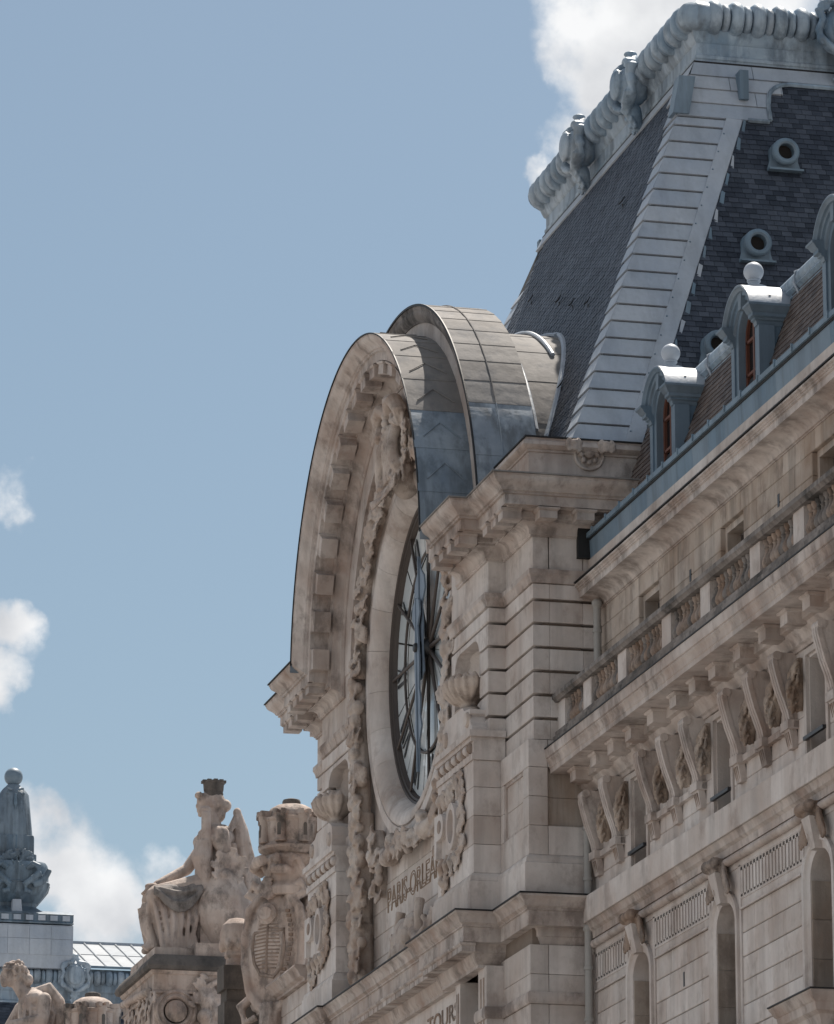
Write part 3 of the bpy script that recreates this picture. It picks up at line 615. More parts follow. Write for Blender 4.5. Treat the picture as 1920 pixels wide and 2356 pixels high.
# iron work: rings and spokes
for r, t in ((1.90, .03),):
    m = MB(); m.tube([(r * math.sin(R(5 * k)), .94, zk + r * math.cos(R(5 * k))) for k in range(73)], t, 7); build(m, 'iron_ring', 'iron', CK)
m = MB(); m.tube([(.14, 0, 0), (.5, 0, 0), (2.62, 0, 0)] and [(0, 0, .1), (0, 0, 1.0), (0, 0, 2.75)], [.05, .036, .03], 7); sp_ = m.mesh('spoke', .9)
for k in range(12): place(sp_, 'spoke', 'iron', CK, T(0, .92, zk) @ Matrix.Rotation(R(30 * k), 4, 'Y'))
# roman numerals
def numeral(s):
    m = MB(); h0, h1 = 1.98, 2.62
    wd = {'I': .14, 'V': .31, 'X': .31}; x = -sum(wd[c] for c in s) / 2
    def bar(xa, za, xb, zb, t): m.prism([(xa - t, 0, za), (xa + t, 0, za), (xb + t, 0, zb), (xb - t, 0, zb)], (0, .012, 0))
    for c in s:
        w_ = wd[c]
        if c == 'I': bar(x + w_ / 2, h0, x + w_ / 2, h1, .033)
        if c == 'V': bar(x + w_ / 2, h0, x + .04, h1, .036); bar(x + w_ / 2 + .015, h0, x + w_ - .05, h1, .016)
        if c == 'X': bar(x + w_ - .05, h0, x + .04, h1, .036); bar(x + .05, h0, x + w_ - .05, h1, .016)
        x += w_
    for z in (h0, h1): bar(-sum(wd[c] for c in s) / 2 + .02, z, sum(wd[c] for c in s) / 2 - .02, z, .001) if False else None
    return m
for k, s in enumerate(['XII', 'I', 'II', 'III', 'IIII', 'V', 'VI', 'VII', 'VIII', 'IX', 'X', 'XI']):
    build(numeral(s), 'numeral', 'iron_black', CK, T(0, .975, zk) @ Matrix.Rotation(R(30 * k), 4, 'Y'), smooth=0)
m = MB(); m.lathe([(.02, .60), (.07, .60), (.09, .63), (.09, .72), (.15, .75), (.17, .80), (.20, .86), (.20, .95), (.02, .95)], (0, 0, zk), 20, 'Y'); build(m, 'hub', 'iron_black', CK)
def hand(prof, y, ang, name):
    m = MB(); m.prism([(x * 1.7, 0, z) for x, z in prof] + [(-x * 1.7, 0, z) for x, z in prof[::-1]], (0, .035, 0)); m.tube([(0, .0, prof[0][1]), (0, -.02, prof[-1][1])], .02, 5)
    build(m, name, 'hand', CK, T(0, y, zk) @ Matrix.Rotation(R(ang), 4, 'Y'), smooth=0)
hand([(.0, -.95), (.14, -.85), (.17, -.6), (.06, -.4), (.09, 0), (.11, .3), (.08, .8), (.13, 1.0), (.10, 1.3), (.16, 1.55), (.05, 1.8), (.0, 2.35)], .66, 176, 'minute_hand')
hand([(.0, -.6), (.15, -.5), (.12, -.25), (.10, 0), (.13, .4), (.10, .8), (.24, 1.05), (.20, 1.3), (.05, 1.5), (.0, 1.75)], .74, -3, 'hour_hand')

S_ = T(0, .0, 24.32) @ Matrix.Diagonal((1.128, 1, 1.128, 1)) @ T(0, 0, -23.85)
for o in [c for c in WM if c.parent == CK]: WM[o] = S_ @ WM[o]; o.matrix_basis = WM[o]
# ================================================================== STEEP ROOF OF THE CLOCK PAVILION
def hx(z): return 8.9 - (z - 26.3) * .335
def fy(z): return 1.55 + (z - 26.3) * .385
def rp(x, y, z): return (x, y, z)
ZT = 35.6; YB = 16.0
def bk(z): return YB - (z - 26.3) * .385
m = MB(); m.rings([[(-hx(z), fy(z), z), (hx(z), fy(z), z), (hx(z), bk(z), z), (-hx(z), bk(z), z)] for z in (26.25, 35.7)]); build(m, 'roof_deck', 'roof_back', PV, smooth=0)
sl_x = math.sqrt(1 + .335 ** 2); sl_y = math.sqrt(1 + .385 ** 2)
Nx = Vector((1, 0, .335)).normalized(); Vx = Vector((-.335, 0, 1)).normalized()      # +X face
Ny = Vector((0, -1, .385)).normalized(); Vy = Vector((0, .385, 1)).normalized()      # front face
# slates: +X face, single objects
sw, sh = .215, .125
m = MB(); m.add([(-sw / 2 + .004, .010, -.0), (sw / 2 - .004, .010, 0), (sw / 2 - .004, .022, 0), (-sw / 2 + .004, .022, 0), (-sw / 2 + .004, .001, sh * 1.25), (sw / 2 - .004, .001, sh * 1.25), (sw / 2 - .004, .006, sh * 1.25), (-sw / 2 + .004, .006, sh * 1.25)], [(0, 3, 2, 1), (3, 7, 6, 2), (0, 4, 7, 3), (1, 2, 6, 5), (4, 5, 6, 7), (0, 1, 5, 4)]); slm = m.mesh('slate', 0); slm.materials.append(MATS['slate'])
MX = Matrix((( 0, Nx.x, Vx.x), (1, Nx.y, Vx.y), (0, Nx.z, Vx.z)))     # local x -> world Y
rest = MB(); cand = []
nrow = int((35.25 - 26.25) * sl_x / sh)
def slate_top(y):   # lower edge of the upper zinc sheeting
    return 34.06 if y < 6.46 else (34.46 if y < 6.5 else (34.46 + .55 * math.sqrt(max(0, 1 - ((6.98 - y) / .5) ** 2)) if y < 6.98 else 35.02))
OC = [(6.62, 33.3), (5.76, 31.08), (4.65, 28.67)]
for i in range(nrow):
    z = 26.28 + i * sh / sl_x; off = (i % 2) * sw / 2 + random.uniform(-.008, .008)
    y = fy(z) + 1.15 + off
    while y < 12.0:
        if z + .05 < slate_top(y) and not any((y - oy) ** 2 + (z - oz) ** 2 < .05 for oy, oz in OC):
            P = Vector((hx(z), y, z)); q = P - Vector((93.18, -22, 1.7)); d = q.dot(F); px = q.dot(RT) / d * 11000 + 960; py = 1178 - q.dot(UP) / d * 11000
            cand.append((0 if (px < 1960 and 130 < py < 760 and px > 1440 + (1000 - py) * .22) else 1, d, P))
        y += sw
cand.sort(key=lambda c: (c[0], c[1]))
for i, (_, _, P) in enumerate(cand):
    rj = Matrix.Rotation(random.uniform(-.012, .012), 3, 'Y')
    if i < 300: place(slm, 'slate', 'slate', PV, Matrix.Translation(P + Nx * random.uniform(0, .004)) @ (MX @ rj).to_4x4())
    else: rest.add([P + MX @ (rj @ Vector(v.co)) for v in slm.vertices], [tuple(p.vertices) for p in slm.polygons])
build(rest, 'side_slating', 'slate', PV, smooth=0, kind='stuff')
# front face slating: diamond-cut courses
rest = MB(); MY = Matrix(((1, Ny.x, Vy.x), (0, Ny.y, Vy.y), (0, Ny.z, Vy.z))); s2w, s2h = .26, .12
for i in range(int((35.2 - 26.3) * sl_y / s2h)):
    z = 26.28 + i * s2h / sl_y; x = -hx(z) + .75 + (i % 2) * s2w / 2
    while x < hx(z) - .72:
        P = Vector((x, fy(z), z)); t = random.uniform(0, .006)
        vs_ = [(-s2w / 2 + .004, .008, .05), (-s2w / 4, .008, 0), (s2w / 4, .008, 0), (s2w / 2 - .004, .008, .05), (s2w / 2 - .004, .002, s2h * 1.2), (-s2w / 2 + .004, .002, s2h * 1.2)]
        rest.add([P + MY @ Vector((a, b_ + .018 + t, c)) for a, b_, c in vs_] + [P + MY @ Vector((a, b_ + t - .003, c)) for a, b_, c in vs_], [(0, 1, 2, 3, 4, 5), (0, 6, 7, 1), (1, 7, 8, 2), (2, 8, 9, 3)]); x += s2w
build(rest, 'front_slating', 'slate', PV, smooth=0, kind='stuff')
# zinc hip sheets, right hip: side panel 1.0 m, front strip .75 m
def hip_sheets(sg):
    z = 26.384; k = 0; ph = .392
    while z < 34.0:
        z1 = min(z + ph, 34.06)
        def quad(pts, N_, nm):
            m = MB(); up0, up1 = .052, .024
            top = [Vector(pts[0]) + N_ * up0, Vector(pts[1]) + N_ * up0, Vector(pts[2]) + N_ * up1, Vector(pts[3]) + N_ * up1]; bot = [Vector(p) - N_ * .02 for p in pts]
            m.add(top + bot, [(0, 1, 2, 3), (0, 4, 5, 1), (1, 5, 6, 2), (3, 7, 4, 0)]); build(m, nm, 'zinc', PV, smooth=0)
        nx_ = Vector((sg * Nx.x, 0, Nx.z))
        quad([(sg * hx(z), fy(z) - .03, z), (sg * hx(z), fy(z) + 1.0, z), (sg * hx(z1 - .03), fy(z1) + 1.0, z1 - .03), (sg * hx(z1 - .03), fy(z1) - .03, z1 - .03)], nx_, 'hip_sheet')
        quad([(sg * (hx(z) + .03), fy(z), z), (sg * (hx(z) - .75), fy(z), z), (sg * (hx(z1 - .03) - .75), fy(z1 - .03), z1 - .03), (sg * (hx(z1 - .03) + .03), fy(z1 - .03), z1 - .03)], Ny, 'hip_sheet')
        z += ph; k += 1
hip_sheets(1); hip_sheets(-1)
# riveted border strip beside the hip sheets
m = MB()
m.add([Vector((hx(z), fy(z) + y, z)) + Nx * h for z in (26.3, 34.06) for y, h in ((.99, .02), (1.0, .06), (1.34, .05), (1.36, .0))], [(0, 1, 5, 4), (1, 2, 6, 5), (2, 3, 7, 6)]); bs = build(m, 'border_strip', 'zinc', PV, smooth=0)
for i in range(18):
    z = 26.2 + i * .44; m = MB(); m.ell((0, 0, 0), (.02, .02, .02), None, 6, 4)
    for j in range(3): sub(m, 'rivet', 'zinc_blue', bs, Matrix.Translation(Vector((hx(z + .14 * j), fy(z + .14 * j) + 1.045, z + .14 * j)) + Nx * .06)) if j == 0 else None
    z2 = z + .2; P = Vector((hx(z2), fy(z2) + 1.38, z2)); mm = MB()
    mm.add([P + Nx * .03 + Vector((0, -.03, -.16)), P + Nx * .05 + Vector((0, random.uniform(.02, .08), -.14)) , P + Nx * .05 + Vector((0, random.uniform(.06, .12), .14)), P + Nx * .03 + Vector((0, .04, .19))], [(0, 1, 2, 3)]); sub(mm, 'step_flashing', 'zinc_blue' if i % 3 else 'zinc', bs)
# upper zinc sheets with the scalloped lower edge
prev = None
zrow = [34.06, 34.41, 34.76, 35.08, 35.46]
for i in range(4):
    z0, z1 = zrow[i], zrow[i + 1] - .012
    segs = {0: [(-.03, 6.46 - fy(34.06))], 1: [(-.03, 1.55), (1.562, 6.50 - fy(34.4))], 2: [(-.03, .9), (.912, 2.0), (2.012, 6.8 - fy(34.8))], 3: [(-.03, 1.3), (1.312, 3.2), (3.212, 5.2), (5.212, 8)]}[i]
    for (a, b_) in segs:
        m = MB(); pts = [Vector((hx(z0), fy(z0) + a, z0)), Vector((hx(z0), fy(z0) + b_, z0)), Vector((hx(z1), (fy(z1) if a < 0 else fy(z0)) + a, z1)), Vector((hx(z1), fy(z0) + b_, z1))]
        m.add([pts[0] + Nx * .06, pts[1] + Nx * .06, pts[3] + Nx * .032, pts[2] + Nx * .032, pts[0] - Nx * .02, pts[1] - Nx * .02, pts[3] - Nx * .02, pts[2] - Nx * .02], [(0, 1, 2, 3), (0, 4, 5, 1), (1, 5, 6, 2), (0, 3, 7, 4)]); build(m, 'zinc_sheet', 'zinc', PV, smooth=0)
    for sg in (1,):
        m = MB(); a0 = [Vector((hx(z0) + .03, fy(z0), z0)), Vector((-hx(z0), fy(z0), z0)), Vector((-hx(z1), fy(z1), z1)), Vector((hx(z1) + .03, fy(z1), z1))]
        if i < 2: a0[1].x = hx(z0) - .9; a0[2].x = hx(z1) - .9
        elif i == 2: a0[1].x = hx(z0) - 1.3; a0[2].x = hx(z1) - 1.3
        m.add([a0[0] + Ny * .06, a0[1] + Ny * .06, a0[2] + Ny * .03, a0[3] + Ny * .03] + [p - Ny * .02 for p in a0], [(0, 1, 2, 3), (0, 4, 5, 1), (1, 5, 6, 2)]); build(m, 'zinc_sheet', 'zinc', PV, smooth=0)
# curved flashing edge along slate top
pts = [(y, slate_top(y)) for y in (6.0, 6.44)] + [(6.47, 34.1), (6.47, 34.46)] + [(6.48 + .05 * k, slate_top(6.5 + .05 * k)) for k in range(1, 11)] + [(7.6, 35.02), (8.2, 35.02), (11, 35.02)]
m = MB(); m.tube([Vector((hx(z), y, z)) + Nx * .05 for y, z in pts], .05, 6); build(m, 'edge_flashing', 'zinc_cast', PV)
# little boxes on the hip and sheets
for (y, z, h_) in ((5.95, 34.85, .62),):
    P = Vector((hx(z), y, z)); m = MB(); m.box(P.x - .1, P.x + .26, y - .09, y + .09, z - .3, z + .32); build(m, 'vent_box', 'zinc_blue', PV, smooth=0)
m = MB(); z = 34.5; m.prism([(hx(z) - .25, fy(z) - .12, z + .45), (hx(z) + .12, fy(z) - .12, z + .45), (hx(z) + .12, fy(z) + .22, z + .45), (hx(z) - .25, fy(z) + .2, z + .45)], (.12, -.18, -.85)); build(m, 'vent_box', 'zinc_blue', PV, smooth=0)
for (x, y, z0, z1) in ((-6.0, 5.22, 34.6, 36.12), (-6.5, 5.12, 33.6, 35.55)):
    m = MB(); m.box(x - .10, x + .10, y - .03, y + .34, z0 - 2.5, z1); build(m, 'vent_box', 'zinc_blue', PV, smooth=0)
# top moulding and gadrooned roll
tp = [(-hx(35.55), fy(35.55) + 6), (-hx(35.55), fy(35.55)), (hx(35.55), fy(35.55)), (hx(35.55), 12)]
m = MB(); m.sweep([(-.5, 35.42), (.03, 35.42), (.03, 35.50), (.05, 35.52), (.05, 35.58), (.02, 35.62), (.02, 35.85), (.06, 35.88), (.10, 35.98), (.14, 36.1), (.1, 36.2), (-.5, 36.2)], tp); build(m, 'top_moulding', 'zinc_cast', PV)
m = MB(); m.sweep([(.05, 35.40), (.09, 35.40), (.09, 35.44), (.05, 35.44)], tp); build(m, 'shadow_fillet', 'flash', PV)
Xt, Yt, Zr = hx(35.55) + .10, fy(35.55) - .10, 36.38
def gad(wd):
    m = MB(); pr = [(.20, -wd / 2), (.27, -wd / 2 + .015), (.305, -wd / 4), (.315, 0), (.305, wd / 4), (.27, wd / 2 - .015), (.20, wd / 2)]; m.lathe(pr, (0, 0, 0), 20, 'X')
    for a in (R(250), R(200), R(300)): pass
    return m.mesh('roll_segment', 1.0)
g1, g2 = gad(.27), gad(.175)
k = 0; y = Yt + .28
while y < 12:
    w_ = .27 if k % 2 == 0 else .175
    place(g1 if k % 2 == 0 else g2, 'roll_segment', 'zinc_cast', PV, T(Xt, y + w_ / 2, Zr) @ Matrix.Rotation(R(90), 4, 'Z') @ (Matrix.Diagonal((1, 1.16, 1.16, 1)) if k % 2 == 0 else Matrix.Diagonal((1, .96, .96, 1)))); y += w_ + .01; k += 1
k = 0; x = Xt - .28
while x > -Xt + .2:
    w_ = .27 if k % 2 == 0 else .175
    place(g1 if k % 2 == 0 else g2, 'roll_segment', 'zinc_cast', PV, T(x - w_ / 2, Yt, Zr) @ (Matrix.Diagonal((1, 1.16, 1.16, 1)) if k % 2 == 0 else Matrix.Diagonal((1, .96, .96, 1)))); x -= w_ + .01; k += 1
for sg in (1, -1): m = MB(); m.tube([(sg * Xt, Yt + .30, Zr), (sg * Xt, Yt + .06, Zr), (sg * (Xt - .06), Yt, Zr), (sg * (Xt - .30), Yt, Zr)], [.30, .325, .325, .30], 20); build(m, 'roll_corner', 'zinc_cast', PV)
m = MB(); m.box(-5.4, 5.4, 5.5, 12, 36.2, 36.6); m.box(-5.5, 5.55, 5.9, 12, 36.72, 36.80); m.box(-5.3, 5.4, 6.0, 12, 36.5, 36.72); build(m, 'roof_terrace', 'zinc', PV, smooth=0)
m = MB(); m.lathe([(.5, 36.8), (.9, 36.82), (.82, 36.95), (.6, 37.05), (.5, 37.6), (.1, 37.9)], (4.9, 8.6, 0), 4); m.tube([(5.35, 7.6, 36.7), (5.3, 8.1, 37.0), (5.2, 8.4, 37.5)], .09, 8); build(m, 'crest_base', 'zinc', PV)
# cartouches on the front roll
def cartouche_mesh():
    m = MB(); m.ell((0, -.02, 0), (.52, .30, .62), None, 18, 10); m.ell((0, -.30, .02), (.37, .09, .47), None, 18, 8)
    for sg in (-1, 1):
        m.tube([(sg * .12, -.14, .66), (sg * .42, -.16, .62), (sg * .60, -.14, .42), (sg * .52, -.16, .16), (sg * .62, -.14, -.12), (sg * .58, -.16, -.38), (sg * .34, -.16, -.6), (sg * .12, -.14, -.72)], [.09, .11, .12, .09, .10, .12, .12, .1], 9)
        m.lathe([(.02, -.09), (.14, -.09), (.15, 0), (.12, .09), (.02, .09)], (sg * .5, -.15, .52), 14, 'Y'); m.lathe([(.02, -.08), (.10, -.08), (.11, 0), (.02, .08)], (sg * .55, -.16, -.46), 14, 'Y')
    m.tube([(-.16, -.06, .66), (-.06, -.02, .86), (.04, -.02, .98)], [.13, .10, .09], 9); m.ell((.0, -.04, 1.0), (.17, .12, .09)); m.tube([(.2, -.06, .66), (.1, -.02, .86), (.0, -.02, .98)], [.13, .10, .09], 9)
    m.tube([(0, -.06, -.68), (.04, .0, -.9), (-.02, .06, -1.12), (0, .14, -1.4)], [.20, .15, .11, .05], 9)
    for k in range(6): leaf(m, (.0, -.08 + .03 * k, -.72 - .1 * k), ((-1) ** k * .7, 0, -.7), .26, .14)
    return sculpt(m, 'roof_cartouche', .024, 1)
cm = cartouche_mesh()
for x in (2.28, -1.75): place(cm, 'roof_cartouche', 'zinc_cast', PV, T(x, Yt - .22, Zr - .26) @ Matrix.Diagonal((.86, 1.25, .72, 1)))
place(cm, 'roof_cartouche', 'zinc_cast', PV, T(Xt + .2, 8.1, Zr - .1) @ Matrix.Rotation(R(90), 4, 'Z') @ Matrix.Diagonal((.86, 1.2, .8, 1)))
# oeil-de-boeuf vents
def oculus():
    m = MB(); m.lathe([(.165, .30), (.20, .335), (.245, .33), (.275, .30), (.285, .24), (.25, .20), (.25, -.35), (.165, -.35)], (0, 0, 0), 28, 'X', loop=True)
    # arched skirt
    n_ = 14; pr = [(.29 * math.cos(R(180 - 180 * k / n_)), .29 * math.sin(R(180 * k / n_)) + 0.0) for k in range(n_ + 1)]
    pr = [(-.36, -.36), (-.30, -.18)] + pr + [(.30, -.18), (.36, -.36)]
    m.prism([(.12, y, z) for y, z in pr], (-.5, 0, 0)); m.box(.0, .30, -.36, .36, -.40, -.36)
    return m.mesh('oculus', .6)
om = oculus(); hole = MB(); hole.lathe([(.01, .135), (.168, .135), (.168, .128), (.01, .128)], (0, 0, 0), 24, 'X'); hm = hole.mesh('oculus_hole', .6)
for oy, oz in OC + [(8.75, 34.15)]:
    o = place(om, 'oculus', 'zinc_blue', PV, T(hx(oz) + .02, oy, oz)); q = place(hm, 'opening', 'dark_room', o, T(hx(oz) + .02, oy, oz)); KID.setdefault(o, []).append(q)
# hooks on the front slates
m = MB(); m.tube([(-.10, -.02, .06), (-.09, -.08, -.02), (0, -.12, -.06), (.09, -.08, -.02), (.10, -.03, .08)], .014, 5); m.tube([(.02, -.05, -.05), (-.03, -.03, -.26)], .012, 5); hk = m.mesh('snow_hook', 1)
for x, z in ((3.9, 33.0), (.5, 31.9), (4.5, 30.6), (-.9, 30.0), (-3.6, 33.2), (5.2, 28.6), (2.5, 31.2), (-3.9, 31.0)): place(hk, 'snow_hook', 'iron_black', PV, T(x, fy(z) - .03, z))
# flashing where the barrel meets the slope
pts = []
for k in range(-30, 31):
    a = R(k * 2.6); x = 6.34 * math.sin(a); z = 24.62 + 6.34 * math.cos(a); pts.append((x, fy(z) - .03, z))
m = MB(); m.tube(pts, .07, 7); build(m, 'barrel_flashing', 'zinc', PV)

# ================================================================== WING (right)
WG = thing('wing_building', 'stone wing with balustrade, bracketed frieze and row of zinc dormers', 'building', (20, 1.75, 0))
AX = [12.45 + 5.04 * k for k in range(4)]; X0, X1 = 9.30, 30.0
b = MB(); b.box(X0, X1, 3.3, 14, 0, 24.2); b.box(X0 + .01, X1, 1.0, 3.3, 20.05, 20.24); b.box(X0 + .01, X1, 1.8, 3.3, 17.2, 17.44); b.box(X0 + .01, X1, 2.2, 3.4, 23.1, 24.2); build(b, 'core_wall', 'stone_joint', WG)
# attic storey
fr = lambda o_, z: (o_, z)
zs = [21.0, 21.42, 21.84, 22.26, 22.66, 23.1]
for i in range(5):
    z0, z1 = zs[i], zs[i + 1]; x = X0
    for a in AX + [X1 + .7]:
        if 21.3 < z0 and z1 < 22.7:
            course(x, min(a - .66, X1), 1.97, 2.36, z0 + .003, z1 - .003, .7, 1.2, 'stone_attic', WG, .006); x = a + .66
    if not (21.3 < z0 and z1 < 22.7): course(X0, X1, 1.97, 2.36, z0 + .003, z1 - .003, .8, 1.3, 'stone_attic', WG, .006)
for a in AX:
    m = MB()
    for (x0, x1, z0, z1) in ((-.66, -.54, 21.3, 22.66), (.54, .66, 21.3, 22.66), (-.54, .54, 22.54, 22.66)): m.box(a + x0, a + x1, 2.06, 2.36, z0, z1)
    wf = build(m, 'attic_window', 'stone_attic', WG, smooth=0)
    m = MB(); m.box(a - .56, a + .56, 2.74, 2.78, 21.3, 22.6); sub(m, 'pane', 'glass_dark', wf, smooth=0)
    m = MB(); m.box(a - .50, a - .44, 2.66, 2.74, 21.3, 22.50); m.box(a + .44, a + .50, 2.66, 2.74, 21.3, 22.50); m.box(a - .03, a + .03, 2.68, 2.74, 21.3, 22.50); m.box(a - .44, a + .44, 2.68, 2.74, 22.44, 22.50); sub(m, 'window_frame', 'wood', wf, smooth=0)
    m = MB(); m.box(a - .58, a - .5, 2.3, 2.80, 21.0, 22.58); m.box(a + .5, a + .58, 2.3, 2.80, 21.0, 22.58); m.box(a - .5, a + .5, 2.3, 2.80, 22.50, 22.58); m.box(a - .5, a + .5, 2.1, 2.80, 21.2, 21.3); sub(m, 'reveal', 'stone_rail', wf, smooth=0)  # darker than the surround: shade of the opening is in the colour
for x, z in ((15.05, 22.25), (20.1, 22.3)): m = MB(); m.box(x - .05, x + .05, 1.962, 2.0, z - .11, z + .11); build(m, 'vent_slot', 'iron_black', WG, smooth=0)
# attic cornice, blocking course, zinc gutter
ac = [(-.1, 23.46), (.50, 23.46), (.52, 23.44), (.52, 23.41), (.48, 23.39), (.48, 23.36), (.46, 23.35), (.46, 23.32), (.43, 23.31), (.43, 23.19), (.26, 23.19), (.22, 23.17), (.12, 23.14), (.06, 23.08), (.05, 23.03), (.02, 23.02), (.02, 23.0), (-.1, 23.0)]
m = MB(); m.sweep(ac, [(X0 + .02, 1.97), (X1, 1.97)]); cn = build(m, 'attic_cornice', 'stone_trim', WG)
m = MB(); m.sweep([(.54, 23.462), (.54, 23.485), (.1, 23.52), (.1, 23.462)], [(X0 + .02, 1.97), (X1, 1.97)]); sub(m, 'lead_capping', 'flash', cn)
p = X0 + .02
while p < X1: q = p + 1.9; block(p, min(q, X1) - .006, 1.72, 2.2, 23.47, 23.93, 'stone', WG, 'blocking_stone', .004); p = q
k = 0; p = X0 + .1
while p < X1:
    q = p + .95; m = MB(); m.prism([(p, 1.74, 23.935), (p, 1.72, 24.30), (p, 1.80, 24.34), (p, 2.2, 24.3), (p, 2.2, 23.935)], (.944, 0, 0)); gt = build(m, 'gutter_panel', 'zinc_blue', WG, smooth=0)
    p = q
m = MB(); m.box(X0 + .1, X1, 1.66, 1.78, 24.335, 24.43); gl_ = build(m, 'gutter_ledge', 'zinc_blue', WG, smooth=0)
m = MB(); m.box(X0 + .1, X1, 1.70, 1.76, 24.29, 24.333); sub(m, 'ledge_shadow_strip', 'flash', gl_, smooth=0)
p = X0 + .5
while p < X1: m = MB(); m.box(-.02, .02, -.02, .02, -.07, .05); sub(m, 'clip', 'zinc_blue', gl_, T(p, 1.66, 24.42), smooth=0); p += .93
m = MB(); m.box(X0 + .0, X0 + .12, 1.5, 2.3, 23.95, 24.6); build(m, 'gutter_end', 'flash', WG, smooth=0)
# low mansard slope with slates and roll
m = MB(); m.prism([(X0, 2.1, 24.2), (X0, 2.95, 26.65), (X0, 3.4, 26.9), (X0, 9.5, 27.2), (X0, 9.5, 24.2)], (X1 - X0, 0, 0)); build(m, 'roof_deck', 'roof_back', WG, smooth=0)
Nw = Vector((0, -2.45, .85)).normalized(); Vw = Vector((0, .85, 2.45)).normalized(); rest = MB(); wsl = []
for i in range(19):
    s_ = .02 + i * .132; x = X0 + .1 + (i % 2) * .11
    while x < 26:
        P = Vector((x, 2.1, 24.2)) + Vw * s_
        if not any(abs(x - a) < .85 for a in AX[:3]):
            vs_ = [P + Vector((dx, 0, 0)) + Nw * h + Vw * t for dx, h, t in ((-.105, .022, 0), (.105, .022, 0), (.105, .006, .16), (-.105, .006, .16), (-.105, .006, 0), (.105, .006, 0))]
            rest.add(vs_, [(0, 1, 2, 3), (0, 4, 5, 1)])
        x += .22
build(rest, 'mansard_slating', 'slate_warm_bounce', WG, smooth=0, kind='stuff')
m = MB(); m.tube([(X0 + .3, 2.95, 26.70), (X1, 2.95, 26.70)], .15, 12); rl = build(m, 'ridge_roll', 'zinc_cast', WG)
m = MB(); m.sweep([(0, 26.62), (.14, 26.62), (.17, 26.56), (.10, 26.50), (.12, 26.44), (.06, 26.40), (0, 26.40)], [(X0 + .3, 2.98), (X1, 2.98)]); sub(m, 'roll_moulding', 'zinc_cast', rl)
for k in range(12): x = 10.2 + 1.7 * k; m = MB(); m.tube([(0, .1, .2), (0, -.15, .08), (0, -.17, -.1), (0, -.08, -.3)], .025, 6); sub(m, 'roll_collar', 'zinc', rl, T(x, 2.95, 26.7))
